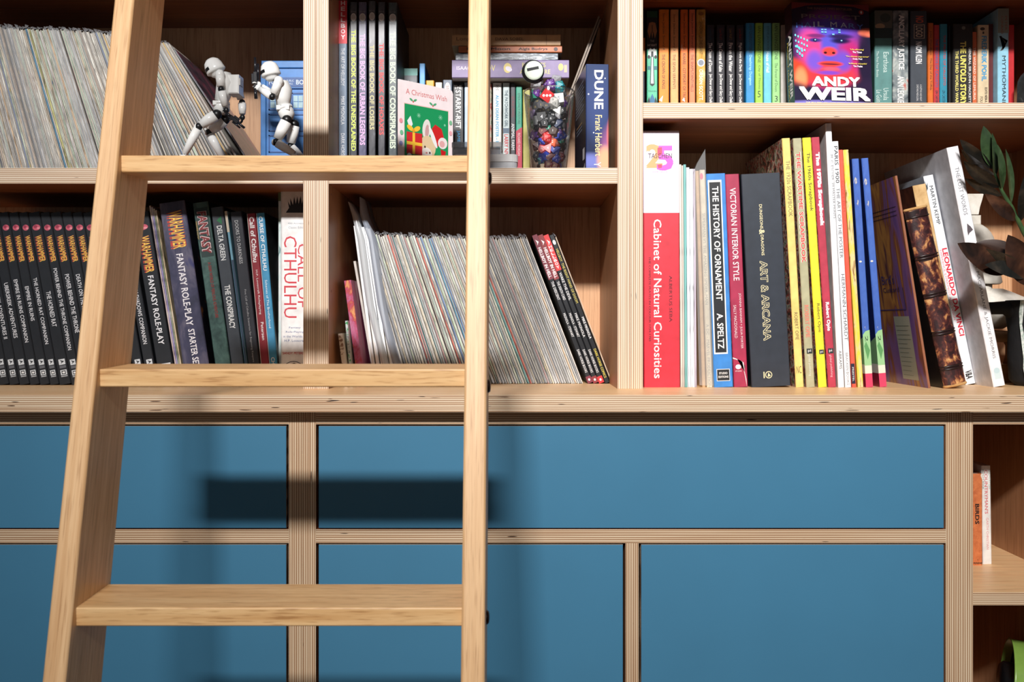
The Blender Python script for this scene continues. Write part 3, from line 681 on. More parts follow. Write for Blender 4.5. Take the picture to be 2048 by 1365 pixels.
# greeting card, standing half open
yc1, yc2 = 0.022, 0.094; xa_, xb_ = X(797, yc1), X(906, yc2); W = sqrt((xb_-xa_)**2+(yc2-yc1)**2); Hc = Z(158, yc1)-ZB
card = thing('greeting_card', 'white Christmas card with a green picture of a rabbit and a present', 'card', (xa_, yc1, ZB), (0, 0, atan2(yc2-yc1, xb_-xa_)))
M_card = flat((246, 232, 234), 0.55, 0.02)
b = MB(); cr = 0.006
pts = [(0, 0), (W, 0), (W, Hc-cr), (W-cr*.3, Hc-cr*.3), (W-cr, Hc), (0, Hc)]; n = len(pts)
b.add([(x, 0, z) for x, z in pts]+[(x, .0006, z) for x, z in pts], [tuple(range(n)), tuple(range(n, 2*n))[::-1]]+[(i, (i+1) % n, n+(i+1) % n, n+i) for i in range(n)], M_card); b.build('front_leaf', card)
R = Matrix.Rotation(radians(24), 4, 'Z'); b = MB(); b.add([R @ Vector(v) for v in ((0, .0008, 0), (W*.93, .0008, 0), (W*.93, .0008, Hc), (0, .0008, Hc), (0, .0014, 0), (W*.93, .0014, 0), (W*.93, .0014, Hc), (0, .0014, Hc))], [(0, 1, 2, 3), (7, 6, 5, 4), (0, 4, 5, 1), (1, 5, 6, 2), (2, 6, 7, 3), (3, 7, 4, 0)], M_card); b.build('back_leaf', card)
pr = Print((0, 0, 0), (1, 0, 0), (0, 0, 1), (0, -1, 0)); w, h = W, Hc
def R_(a0, a1, b0, b1, c): pr.rect(a0*w, a1*w, b0*h, b1*h, c)
def O_(a, b, ra, rb, c, rot=0): pr.oval(a*w, b*h, ra*w, rb*w, c, rot=rot)
pr.text('A Christmas Wish', .13*w, .855*h, .88*w, .915*h, (214, 110, 110))
for a, b in ((.26, .8), (.62, .795)):
    for k in (-1, 1): O_(a+k*.035, b, .035, .016, (84, 170, 120), k*.5)
    O_(a, b-.02, .012, .012, (214, 70, 70))
R_(.095, .915, 0.02, .755, (236, 196, 190)); R_(.105, .905, 0.02, .745, (24, 150, 90))
for a, b, r_ in ((.36, .64, .035), (.76, .66, .04), (.84, .58, .02)):
    for k in range(4):
        an = k*pi/4; pr.poly([((a-r_*cos(an))*w+.0003*sin(an), b*h-r_*w*sin(an)-.0003*cos(an)), ((a+r_*cos(an))*w+.0003*sin(an), b*h+r_*w*sin(an)-.0003*cos(an)), ((a+r_*cos(an))*w-.0003*sin(an), b*h+r_*w*sin(an)+.0003*cos(an)), ((a-r_*cos(an))*w-.0003*sin(an), b*h-r_*w*sin(an)+.0003*cos(an))], (150, 214, 180))
pr.poly([(.15*w, .56*h), (.21*w, .62*h), (.25*w, .53*h), (.20*w, .47*h)], (236, 238, 240))
O_(.50, .50, .075, .15, (232, 226, 220), -.12); O_(.51, .48, .035, .10, (206, 160, 160), -.12)          # ear
pr.poly([(.60*w, .52*h), (.66*w, .57*h), (.78*w, .53*h), (.84*w, .40*h), (.66*w, .30*h)], (206, 34, 36))  # cap
O_(.80, .37, .09, .085, (238, 228, 226), .4); O_(.79, .36, .05, .05, (226, 170, 170), .4)
O_(.52, .30, .15, .17, (226, 200, 160)); O_(.50, .22, .10, .10, (240, 232, 224)); O_(.62, .42, .035, .17, (238, 240, 240), .45)
pr.poly([(.76*w, .30*h), (.86*w, .28*h), (.80*w, .06*h)], (196, 24, 30)); O_(.80, .05, .04, .04, (240, 240, 240))
O_(.47, .30, .014, .018, (50, 30, 24)); O_(.56, .24, .014, .018, (50, 30, 24)); O_(.50, .235, .018, .012, (214, 120, 120))
R_(.14, .42, .20, .44, (206, 40, 44)); R_(.245, .29, .20, .44, (246, 196, 60)); R_(.14, .42, .30, .335, (246, 196, 60))
for k in (-1, 1): O_(.265+k*.06, .485, .065, .035, (246, 196, 60), k*.5)
O_(.265, .46, .025, .025, (226, 166, 40)); pr.poly([(.16*w, .02*h), (.45*w, .02*h), (.40*w, .16*h), (.20*w, .19*h)], (196, 24, 34)); O_(.19, .17, .045, .05, (236, 236, 236)); O_(.55, .08, .11, .09, (238, 226, 210))
for a, b, c in ((.04, .55, (236, 150, 160)), (.04, .3, (170, 170, 226)), (.05, .42, (120, 190, 150)), (.95, .5, (236, 170, 180)), (.955, .2, (180, 180, 230)), (.95, .62, (130, 190, 150)), (.04, .1, (236, 150, 160))): O_(a, b, .03, .035, c)
pr.build('picture', card)

# white lidded tin and clear case on it
yt = 0.012; xt0, xt1 = X(906, yt), X(1036, yt)
t = thing('tin', 'small white lidded tin on the shelf beside the ladder post', 'tin', ((xt0+xt1)/2, yt, ZB)); hw = (xt1-xt0)/2; zt = Z(308, yt)-ZB
def rbox(b, x0, x1, y0, y1, z0, z1, r_, m, seg=4):
    pts = []
    for cx, cy, a0 in ((x1-r_, y0+r_, -pi/2), (x1-r_, y1-r_, 0), (x0+r_, y1-r_, pi/2), (x0+r_, y0+r_, pi)):
        for k in range(seg+1): a = a0+k*pi/2/seg; pts.append((cx+r_*cos(a), cy+r_*sin(a)))
    n = len(pts); e = min(.0012, (z1-z0)*.2); ins = lambda p, q: (x0+(p[0]-x0) + (e if p[0] < (x0+x1)/2 else -e)*q, p[1]+(e if p[1] < (y0+y1)/2 else -e)*q)
    rings = [(z0, 0), (z1-e, 0), (z1, 1)]
    vs = []
    for z, q in rings: vs += [(*ins(p, q), z) for p in pts]
    fs = [(r0*n+i, r0*n+(i+1) % n, (r0+1)*n+(i+1) % n, (r0+1)*n+i) for r0 in range(2) for i in range(n)]+[tuple(range(n))[::-1], tuple(range(2*n, 3*n))]
    b.add(vs, fs, m)
b = MB(); rbox(b, -hw+.001, hw-.001, .001, .055, 0, zt*.52, .008, flat((204, 208, 212), .3)); b.build('base', t)
b = MB(); rbox(b, -hw, hw, 0, .056, zt*.5, zt, .009, flat((246, 246, 244), .3)); b.build('lid', t)
M_clr = clear('clear_acrylic', (214, 222, 232), .30, .05, .3)
xk0, xk1 = X(904, .018), X(1004, .018); k = thing('plastic_case', 'clear shallow plastic case lying on the white tin', 'case', ((xk0+xk1)/2, .018, ZB+zt+.0002)); hk = (xk1-xk0)/2
b = MB(); rbox(b, -hk, hk, 0, .045, 0, .011, .002, M_clr); b.build('tray', k)
b = MB(); rbox(b, -hk-.0005, hk+.0005, -.0005, .0455, .0112, .0195, .002, M_clr); b.build('lid', k)
b = MB(); b.box(-hk+.003, hk-.003, .003, .042, .001, .008, flat((206, 212, 222), .4)); b.build('contents', k)

# two thin sleeves leaning right against the side, behind the blue novel
for i in range(2):
    th = radians(20.6); xb0 = X(1160, .17)*0+0.0380+i*0.0042
    s = thing('record_sleeve', ('thin square sleeve leaning right behind the blue novel, nearer the jar', 'thin square sleeve leaning right behind the blue novel, nearer the side')[i], 'record', (xb0, .168, ZB+.0002+.003*0), (0, th, 0))
    s.location.z += .0031*sin(th)
    MB().box(0, .0028, 0, .122, 0, .305-.006*i, flat((30, 26, 30), .4), flat((128, 112, 98), .5)).build('cover', s)
    pr = Print((0, 0, 0), (0, 0, 1), (0, 1, 0), (-1, 0, 0)); pr.rect(.01, .29, .004, .115, (58, 44, 40)); pr.build('cover_print', s)

# blue novel
yd = .03; M_dune = blobs('space_cover', (28, 40, 76), [(.018, .16, .05, .05, (46, 64, 106), 1), (.02, .10, .020, .05, (56, 74, 126), 1), (.040, .028, .017, .04, (160, 96, 150), .9), (.038, .055, .005, .025, (220, 120, 110), 1), (.008, .015, .02, .012, (120, 130, 200), 1), (.03, .018, .012, .02, (240, 180, 140), .9), (.004, .12, .0012, .0012, (230, 236, 255), 1), (.030, .145, .001, .001, (230, 236, 255), 1), (.012, .06, .001, .001, (230, 236, 255), 1)], rough=.25)
r = thing('book', 'thick blue starry paperback with white and gold lettering right of the dice jar', 'book', (X(1172, yd), yd, ZB), (0, 0, radians(4.0)))
Hd = Z(128, yd)-ZB; codex(r, PX(46, yd), Hd, .128, M_dune, flat((30, 34, 52), .3), [('t', 'DUNE', .055, .42, .56, .40, WHITE, .03), ('t', 'Frank Herbert', .475, .86, .55, .30, (226, 206, 150), .015), ('t', 'Y', .915, .96, .5, .3, WHITE)])
pr = Print((0, .126, 0), (0, -1, 0), (0, 0, 1), (-1, 0, 0)); D_ = .122
for i in range(9): pr.rect(.012, D_*rnd.uniform(.72, .9), Hd*(.88-.034*i), Hd*(.895-.034*i), (104, 110, 130))
for i in range(3): pr.rect(.02, D_*.7, Hd*(.50-.034*i), Hd*(.515-.034*i), (150, 120, 90) if i == 0 else (104, 110, 130))
pr.rect(D_*.75, D_*.92, Hd*.13, Hd*.24, (206, 208, 214)); pr.poly([(D_*.7, 0.002), (D_*.95, .002), (D_*.95, Hd*.09)], (196, 198, 204)); pr.build('cover_print', r)

# ------------------------------------------------------------------ jar of dice
yj = .056; xj = X(1098, yj); uj = PX(1, yj)
rb_, rt_ = 35*uj, 51*uj; hj = Z(172, yj-.035)-ZB
jar = thing('glass_jar', 'tapered clear glass jar filled with coloured dice', 'jar', (xj, yj, ZB))
M_gl = clear('jar_glass', (236, 242, 242), .015, .03, .03)
b = MB(); b.lathe([(.001, 0.0002), (rb_-.002, .0002), (rb_, .002), (rb_+(rt_-rb_)*.5, hj*.5), (rt_, hj-.002), (rt_-.0006, hj), (rt_-.0016, hj-.0025)], M_gl, None, 40); b.build('glass', jar)
bd = thing('badge', 'round white and black badge on top of the dice jar', 'badge', (X(1066, .024), .024, Z(143, .024)), (radians(8), radians(-12), 0))
Mx = Matrix.Rotation(pi/2, 4, 'X'); rb0 = 22*uj
b = MB(); b.lathe([(.0001, -.004), (rb0, -.004), (rb0, .001), (rb0-.001, .002), (.0001, .002)], M_bk, Mx, 28); b.build('rim', bd)
b = MB(); b.lathe([(.0001, 0.0032), (rb0*.6, .003), (rb0*.82, .0024), (rb0*.84, .0016)], flat((226, 240, 222), .35, .02), Matrix.Translation((.0015, 0, .001)) @ Mx, 28); fc = b.build('face', bd)
pr = Print((0, -.0034, 0), (1, 0, 0), (0, 0, 1), (0, -1, 0)); pr.rect(-rb0*.5, rb0*.55, rb0*.10, rb0*.34, (24, 26, 30)); pr.build('band', fc)

PHI = (1+sqrt(5))/2
def hull(pts):
    import bmesh
    bm = bmesh.new()
    for p in pts: bm.verts.new(p)
    bmesh.ops.convex_hull(bm, input=bm.verts[:]); bmesh.ops.dissolve_limit(bm, angle_limit=.02, verts=bm.verts[:], edges=bm.edges[:])
    bmesh.ops.delete(bm, geom=[v for v in bm.verts if not v.link_faces], context='VERTS')
    bm.verts.index_update(); v = [tuple(x.co) for x in bm.verts]; f = [tuple(x.index for x in fc.verts) for fc in bm.faces]; bm.free(); return v, f
SH_ = {}
SH_[20] = hull([Vector(p).normalized() for a in (-1, 1) for c in (-PHI, PHI) for p in ((0, a, c), (a, c, 0), (c, 0, a))])
SH_[12] = hull([Vector(p).normalized() for p in [(a, b, c) for a in (-1, 1) for b in (-1, 1) for c in (-1, 1)]+[q for a in (-1/PHI, 1/PHI) for c in (-PHI, PHI) for q in ((0, a, c), (a, c, 0), (c, 0, a))]])
SH_[8] = hull([(1, 0, 0), (-1, 0, 0), (0, 1, 0), (0, -1, 0), (0, 0, 1), (0, 0, -1)])
SH_[6] = hull([(a*.62, b*.62, c*.62) for a in (-1, 1) for b in (-1, 1) for c in (-1, 1)])
SH_[4] = hull([(.75, .75, .75), (.75, -.75, -.75), (-.75, .75, -.75), (-.75, -.75, .75)])
SH_[10] = hull([(0, 0, 1.05), (0, 0, -1.05)]+[(.95*cos(k*pi/5), .95*sin(k*pi/5), .11*(1 if k % 2 else -1)) for k in range(10)])
DCOL = {'red': (196, 34, 36), 'purple': (84, 36, 122), 'teal': (28, 128, 140), 'white': (232, 232, 236), 'pearl grey': (178, 178, 172), 'black': (24, 25, 28), 'blue': (36, 62, 160), 'orange': (232, 96, 58), 'maroon': (96, 26, 32),
        'green': (20, 120, 96), 'clear': (214, 214, 214), 'navy': (24, 40, 78), 'brown': (64, 44, 36), 'cream': (214, 196, 160), 'smoke grey': (74, 74, 78)}
SHN = {20: 'twenty-sided', 12: 'twelve-sided', 10: 'ten-sided', 8: 'eight-sided', 6: 'six-sided', 4: 'four-sided'}
def dcm(c):
    k = ('die', c)
    if k not in MC:
        m = flat(DCOL[c], .34, .14, .4) if c != 'clear' else clear('die_clear', (214, 214, 218), .45, .1, .3); MC[k] = m
    return MC[k]
used = {}
def die(px, py, y, kind, col, num, nc, size=11.5, label=None):
    rr = size*1.12*uj
    pos = Vector((X(px, y), y, Z(py, y)))
    # keep inside the glass
    ax = Vector((xj, yj, 0)); v = Vector((pos.x-xj, pos.y-yj)); lim = rb_+(rt_-rb_)*max(0, min(1, (pos.z-ZB)/hj))-.0025-rr
    if v.length > lim > 0: v = v*(lim/v.length); pos.x, pos.y = xj+v.x, yj+v.y
    r = thing('die', label, 'dice', tuple(pos), (0, 0, 0), None)
    V, Fc = SH_[kind]; V = [Vector(p) for p in V]
    R = Matrix.Rotation(rnd.uniform(-.25, .25), 3, 'Z') @ Matrix.Rotation(rnd.uniform(-.2, .2), 3, 'X')
    # turn one face to the front
    best = None
    for f in Fc:
        nrm = (V[f[1]]-V[f[0]]).cross(V[f[2]]-V[f[0]]); cc = sum((V[i] for i in f), Vector())/len(f)
        if nrm.dot(cc) < 0: nrm = -nrm
        if best is None: best = (nrm.normalized(), cc)
    q_ = best[0].rotation_difference(Vector((0, -1, .12)).normalized()).to_matrix(); A = R @ q_ @ Matrix.Identity(3)
    if num == 'pips': A = Matrix.Rotation(radians(44), 3, 'Y') @ Matrix.Rotation(radians(12), 3, 'X') @ Matrix.Rotation(radians(8), 3, 'Z') @ q_
    W_ = [A @ (p*rr) for p in V]
    MB().add(W_, Fc, dcm(col)).build('body', r)
    # a number on each face that looks forward
    pb = MB(); dig = iter([num]+[str(rnd.randint(1, 19)) for _ in range(20)])
    fl = []
    for f in Fc:
        cc = sum((W_[i] for i in f), Vector())/len(f); nrm = (W_[f[1]]-W_[f[0]]).cross(W_[f[2]]-W_[f[0]]).normalized()
        if nrm.dot(cc) < 0: nrm = -nrm
        fl.append((nrm.y, cc, nrm, min((W_[i]-cc).length for i in f)))
    for ny, cc, nrm, fr in sorted(fl, key=lambda t: t[0]):
        if ny > -.25: break
        up = Vector((0, 0, 1))-nrm*nrm.z; up.normalize(); rt = up.cross(nrm) if up.cross(nrm).x > 0 else -up.cross(nrm)
        st = next(dig) or '1'
        if kind == 6 and num == 'pips':
            for s in (-1, 0, 1):
                c0 = cc+(rt*s+up*s*0.0)*fr*.42+nrm*.0002; pb.add([c0+(rt*cos(a)+up*sin(a))*fr*.17 for a in [k*pi/5 for k in range(10)]], [tuple(range(10))], ink(nc))
            continue
        g = textgeo(st, 0.0); hh = fr*(.75 if kind != 6 else .8)*(.62 if kind in (8, 4, 20) else .7); ww = hh*g[2]
        pb.add([cc+rt*((x-.5)*ww)+up*((y_-.5)*hh)+nrm*.0002 for x, y_, _z in g[0]], g[1], ink(nc))
    pb.build('numbers', r); return r
Wt = (240, 240, 240); Gd = (214, 190, 120)
yfz = .024
for a in [(1091, 189, yfz, 6, 'red', 'pips', Wt, 15.5, 'large red die with three white pips near the top of the jar'),
          (1101, 169, yfz, 20, 'purple', '8', Wt, 13, 'purple die with white numbers at the top of the jar'),
          (1127, 171, yfz, 20, 'teal', '7', (190, 220, 120), 12.5, 'teal die at the top right of the jar'),
          (1057, 167, yfz, 12, 'clear', '3', (90, 90, 90), 12, 'clear die at the top left of the jar'),
          (1078, 164, yfz+.012, 8, 'brown', '6', Wt, 12, 'smoky brown die behind the badge at the jar top'),
          (1113, 160, yfz+.022, 10, 'clear', '5', (90, 90, 90), 12, 'clear die at the back of the jar top'),
          (1054, 188, yfz+.008, 6, 'green', '30', (150, 200, 180), 13, 'dark green cube die at the left wall of the jar'),
          (1067, 187, yfz+.01, 8, 'purple', '2', Wt, 12, 'purple die half behind the large red die'),
          (1111, 203, yfz, 20, 'pearl grey', '9', (60, 60, 60), 13.5, 'pearl grey die with dark numbers right of the red pips'),
          (1131, 196, yfz, 6, 'white', '5', (40, 44, 70), 14, 'white die with a dark five near the jar rim'),
          (1125, 219, yfz, 8, 'pearl grey', '8', Wt, 11, 'small grey die below the white one'),
          (1064, 208, yfz, 12, 'smoke grey', '1', Gd, 12.5, 'smoky grey die with gold numbers at the left wall'),
          (1091, 212, yfz+.004, 10, 'smoke grey', '11', Gd, 12, 'smoky grey die with gold numbers under the red pips'),
          (1072, 231, yfz, 6, 'black', '4', Wt, 12.5, 'black cube die with a white four on the left'),
          (1104, 235, yfz, 20, 'black', '6', Wt, 14, 'large black die in the middle of the jar'),
          (1060, 240, yfz+.01, 6, 'black', '', Wt, 13, 'black cube die at the left wall of the jar'),
          (1083, 246, yfz+.003, 12, 'black', '2', Wt, 12, 'black die left of the large black die'),
          (1133, 243, yfz, 10, 'navy', '2', Wt, 13, 'navy die with white numbers at the right wall'),
          (1140, 222, yfz+.01, 6, 'black', '5', Wt, 10, 'small black die at the right wall near the grey one'),
          (1118, 231, yfz+.006, 8, 'clear', '3', Wt, 9, 'small clear die among the black ones'),
          (1077, 262, yfz+.004, 10, 'maroon', '7', Gd, 12, 'dark maroon die above the bright red one'),
          (1113, 263, yfz, 12, 'brown', '1', Wt, 13.5, 'dark brown die with white numbers right of centre'),
          (1134, 265, yfz, 20, 'purple', '3', Wt, 11.5, 'purple die at the right wall of the jar'),
          (1096, 257, yfz+.012, 8, 'green', '4', Wt, 8, 'small green die deep in the middle'),
          (1091, 272, yfz-.002, 20, 'red', '11', Wt, 13, 'bright red many-sided die with white numbers'),
          (1072, 279, yfz+.002, 8, 'blue', '0', Wt, 11, 'violet-blue die left of the bright red one'),
          (1115, 283, yfz-.001, 8, 'orange', '2', Wt, 13, 'orange die with white numbers'),
          (1122, 297, yfz-.001, 10, 'blue', '4', Wt, 12.5, 'blue die below the orange one'),
          (1131, 280, yfz+.01, 8, 'green', '5', Wt, 9, 'small green die at the right wall'),
          (1119, 272, yfz+.01, 12, 'blue', '', Wt, 10, 'blue die behind the orange one'),
          (1094, 294, yfz-.002, 8, 'red', '4', Wt, 13, 'red die with a white four'),
          (1073, 295, yfz, 10, 'red', '00', Wt, 12.5, 'red die with double noughts at the left'),
          (1081, 311, yfz, 12, 'blue', '9', Wt, 13.5, 'blue die with a white nine near the bottom'),
          (1101, 312, yfz, 10, 'maroon', '7', Gd, 13, 'maroon die with a gold seven near the bottom'),
          (1123, 314, yfz, 20, 'blue', '3', Wt, 11, 'blue die at the lower right of the jar'),
          (1072, 318, yfz+.008, 8, 'teal', '', Wt, 10, 'teal die at the lower left behind the blue nine'),
          (1097, 329, yfz, 20, 'maroon', '20', Gd, 12.5, 'maroon die with a gold twenty at the bottom'),
          (1118, 332, yfz+.003, 12, 'maroon', '00', Gd, 12, 'maroon die at the bottom right'),
          (1077, 333, yfz+.002, 6, 'cream', '8', Gd, 10, 'cream die at the bottom left')]:
    die(*a)
# those behind, seen only between the front ones
k = 0
for zz, n_ in ((.012, 2), (.028, 3), (.045, 3), (.062, 3), (.079, 3), (.096, 3), (.112, 3), (.128, 3)):
    for i in range(n_):
        yy = yj+.006; xx = 1098+(i-(n_-1)/2)*25; k += 1
        die(xx, VY-(ZB+zz-EYE)*F/(D0+yy), yy, rnd.choice([20, 12, 8]), rnd.choice(['maroon', 'blue', 'smoke grey', 'purple', 'brown']), str(rnd.randint(1, 9)), Wt, 12, 'dark die deep inside the jar behind the front ones').update_tag()
for o in COL.objects:
    if o.get('label') == 'dark die deep inside the jar behind the front ones': o['group'] = 'dice deep inside the jar'
# ------------------------------------------------------------------ right unit, upper shelf
rC = Row(ZR, 0.0004); ya, yb_ = 0.186, 0.166
def squash(items, k):
    """spine layouts noted against the part above the shelf edge; k = that part / whole height"""
    out = []
    for it in items:
        it = list(it)
        if it[0] in 'tuv': it[2] *= k; it[3] *= k
        elif it[0] == 'r': it[1] *= k; it[2] = it[2]*k if it[2] < 1 else 1
        elif it[0] == 'o': it[1] *= k; it[3] *= k
        elif it[0] == 'p': it[1] = [(f*k, a) for f, a in it[1]]
        out.append(tuple(it))
    return out
def bk(x, top, w_, y, Dp, sp, lab, items=(), side=None, tilt=0, **k):
    base = VY-(ZR-EYE)*F/(D0+y); items = squash(items, (206-top)/(base-top))
    return book(rC, x, x-tilt, top, w_, y, Dp, sp, lab, items, side=side, **k)
DK = (40, 38, 46)
bk(1282, 20, 8, ya, .105, (46, 44, 60), 'dark paperback with orange band, half hidden by the upright', [('r', .30, .66, 0, 1, (232, 150, 80))])
bk(1294, 22, 21, ya-.004, .105, (84, 190, 150), 'green and black illustrated paperback with white drawings, beside the first orange one',
   [('r', 0, .07, 0, 1, (30, 84, 52)), ('r', .07, .42, 0, 1, (36, 34, 34)), ('p', [(.13, .2), (.12, .5), (.13, .8), (.22, .95), (.30, .75), (.22, .6), (.30, .5), (.22, .4), (.30, .25), (.22, .05)], (176, 128, 80)), ('t', 'I', .15, .24, .5, .06, (50, 40, 30)),
    ('u', 'THE', .315, .34, .3, .7, (170, 170, 160)), ('u', 'HOBBIT', .36, .385, .06, .94, (214, 214, 206)), ('p', [(.44, .1), (.40, .3), (.42, .5), (.40, .7), (.44, .9), (.52, .9), (.48, .5), (.52, .1)], (226, 236, 230)), ('p', [(.44, .4), (.44, .6), (.80, .72), (.82, .5), (.80, .28)], (30, 36, 40)), ('p', [(.50, .44), (.50, .56), (.79, .64), (.79, .36)], (206, 216, 220)), ('o', .50, .18, .02, .14, (34, 40, 44)), ('o', .50, .82, .02, .14, (34, 40, 44)), ('r', .60, .64, .05, .32, (40, 110, 120)), ('r', .60, .64, .68, .95, (40, 110, 120)), ('u', 'TOLKIEN', .865, .88, .1, .9, (40, 90, 80)), ('p', [(1, .1), (.90, .5), (1, .9)], (44, 110, 150)), ('p', [(1, .0), (.93, .2), (1, .3)], (20, 40, 40)), ('p', [(1, 1), (.93, .8), (1, .7)], (20, 40, 40))], side=(30, 34, 32))
OR = (96, 48, 20)
bk(1318, 19, 20, ya-.006, .105, (244, 140, 22), 'brightest orange paperback, widest of the four in the orange set', [('t', 'Steve Jackson', .04, .26, .45, .28, OR), ('t', 'Sorcery! 4', .28, .43, .45, .28, OR), ('t', 'THE CROWN OF KINGS', .48, .85, .45, .30, OR, .01), ('p', [(.97, 0), (.92, .4), (.99, .3)], WHITE)], side=(110, 40, 30))
bk(1341, 19, 16, ya-.006, .105, (234, 168, 102), 'pale tan-orange paperback, second of the orange set', [('t', 'Steve Jackson', .05, .27, .45, .32, OR), ('t', 'Sorcery! 3', .29, .44, .45, .32, OR), ('t', 'THE SEVEN SERPENTS', .48, .85, .45, .34, OR)], side=(90, 60, 110))
bk(1361, 19, 15, ya-.006, .105, (240, 120, 30), 'scuffed deep orange paperback, third of the orange set', [('t', 'Steve Jackson', .04, .26, .5, .36, OR), ('t', 'Sorcery! 2', .28, .43, .5, .36, OR), ('t', 'KHARE - CITYPORT OF TRAPS', .47, .99, .5, .38, OR, .01), ('p', [(.97, .2), (.94, .5), (.99, .6)], WHITE), ('p', [(.36, .2), (.40, .1), (.44, .25)], (240, 200, 160))], side=(90, 34, 26))
bk(1378.5, 19, 12, ya-.006, .105, (238, 132, 86), 'salmon orange paperback, thinnest of the orange set', [('t', 'Steve Jackson', .04, .26, .5, .42, OR), ('t', 'Sorcery! 1', .28, .43, .5, .42, OR), ('t', 'THE SHAMUTANTI HILLS', .48, .88, .5, .46, OR)], side=(120, 40, 40))
bk(1393, 19, 18, ya-.006, .105, pattern('gilt_spine', [(0.3, (176, 126, 42)), (0.55, (214, 168, 80)), (0.7, (244, 222, 170))], (90, 90, 30), 4, .25), 'golden paperback with a grey round emblem', [('o', .045, .5, .02, .3, (150, 104, 40)), ('t', 'SHADOW OF THE GIANT', .13, .48, .5, .34, (96, 70, 20)), ('o', .57, .5, .042, .42, (206, 206, 206)), ('o', .57, .5, .030, .30, (128, 136, 150)), ('t', 'ORSON SCOTT', .64, .97, .5, .40, (246, 240, 220), .02)], side=(90, 60, 40))
for x, w_, n_, t_, tc in ((1413, 16, '4', 'The Chasm of Doom', (44, 70, 90)), (1433, 17, '3', 'The Caverns of Kalte', (130, 44, 40)), (1453, 17, '2', 'Fire on the Water', (150, 120, 60)), (1473, 15, '1', 'Flight from the Dark', (150, 40, 34))):
    bk(x, 50, w_, ya+.002, .105, pattern('scuffed_black', [(0.3, (34, 33, 38)), (0.66, (52, 50, 56)), (0.74, (110, 108, 110))], (150, 150, 60), 3, .35),
       {'4': 'worn black paperback with dim blue series title, first of the black set', '3': 'worn black paperback, second of the black set, red series title', '2': 'worn black paperback, third of the black set, yellow series title', '1': 'worn black paperback, last of the black set, red series title'}[n_],
       [('t', 'Lone Wolf '+n_, .05, .19, .5, .34, tc), ('t', t_, .23, .60, .5, .44, (226, 224, 220), .03), ('t', 'Joe Dever and Gary Chalk', .63, 1.0, .5, .44, (226, 224, 220), .03)], side=(24, 24, 28))
bk(1492, 46, 17, ya+.001, .105, (48, 140, 196), 'strong blue paperback with white title right of the black set', [('t', 'IAN LIVINGSTONE', .02, .38, .55, .34, (70, 90, 90)), ('t', 'Deathtrap Dungeon', .40, .78, .5, .40, (150, 214, 250), .03)])
bk(1511, 46, 15, ya+.001, .105, (156, 206, 74), 'lime green paperback with dark lettering', [('t', 'IAN LIVINGSTONE', .04, .50, .5, .42, (60, 90, 40)), ('t', 'City of Thieves', .53, .83, .5, .36, (60, 90, 40)), ('u', '5', .85, .93, .28, .68, (40, 60, 30))])
bk(1528, 46, 15, ya+.001, .105, (104, 190, 222), 'light blue paperback with white cursive title', [('t', 'STEVE JACKSON', .04, .34, .5, .34, (70, 120, 140)), ('t', 'House of Hell', .36, .62, .5, .44, (228, 244, 250), .02)])
bk(1545, 46, 15, ya+.001, .105, (150, 210, 130), 'pale green paperback with dark lettering', [('t', 'IAN LIVINGSTONE', .02, .46, .5, .42, (60, 90, 60)), ('t', 'The Forest of Doom', .50, .86, .5, .38, (60, 90, 60)), ('u', '3', .91, .985, .3, .7, (40, 60, 40))])
bk(1562, 50, 12, ya+.003, .100, (196, 192, 184), 'greyish white paperback left of the face-out novel')
# face-out novel
yq = .112; rot = radians(6); hn = .173; tl = radians(5)
Wn, Tn = .134, .030
r = thing('book', 'face-out paperback with a glowing red and violet astronaut face', 'book', (X(1590, yq), yq, ZR), (-tl, 0, rot))
r.location.z += .0246
cm = blobs('astronaut_cover', (30, 30, 54), [(a*1.01, b_*.875, c*1.01, d*.875, e, f) for a, b_, c, d, e, f in [
    (.062, .105, .055, .075, (150, 60, 150), .5), (.062, .145, .045, .025, (84, 70, 190), .9), (.03, .11, .02, .035, (226, 70, 130), .9), (.098, .09, .018, .035, (190, 40, 110), .9), (.062, .118, .014, .045, (90, 84, 200), .9),
    (.06, .055, .05, .022, (214, 60, 66), .7), (.036, .085, .014, .02, (120, 84, 200), .9), (.085, .085, .014, .02, (110, 80, 196), .9),
    (.040, .133, .016, .004, (120, 44, 110), .9), (.082, .133, .020, .005, (44, 30, 80), .9), (.038, .1245, .011, .0042, (60, 50, 130), .8), (.082, .1245, .016, .0055, (30, 24, 70), .9), (.038, .1245, .0035, .0032, (24, 30, 70), .5), (.083, .1245, .0035, .0032, (20, 30, 70), .5), (.0385, .1252, .0014, .0012, (170, 210, 240), .7), (.0835, .1252, .0014, .0012, (170, 210, 240), .7),
    (.062, .103, .013, .009, (226, 70, 60), .7), (.055, .1005, .0028, .0022, (60, 10, 20), .5), (.069, .1005, .0028, .0022, (60, 10, 20), .5),
    (.063, .079, .021, .0055, (226, 66, 56), .5), (.063, .0785, .017, .0012, (70, 20, 50), .8), (.063, .069, .014, .004, (220, 90, 110), .9), (.06, .0615, .02, .004, (130, 70, 190), .9),
    (.0, .055, .026, .032, (226, 70, 44), .5), (.012, .050, .01, .02, (250, 150, 100), .9), (.128, .142, .014, .008, (240, 120, 90), .8), (.122, .085, .012, .05, (36, 26, 52), .7),
    (.0, .012, .03, .03, (40, 36, 60), .6), (.13, .02, .04, .03, (44, 30, 58), .7), (.06, -.004, .09, .012, (130, 120, 200), .4)]], rough=.25)
M_blk = flat((28, 28, 36), .3)
n0 = codex(r, .0001+Wn, hn, Tn, cm, M_blk, [])
for c in list(r.children):                                    # its boards run front and back, its spine on the left
    bpy.data.objects.remove(c)
b = MB(); b.box(0, Wn, 0, .0006, 0, hn, cm, cm); b.build('front_cover', r)
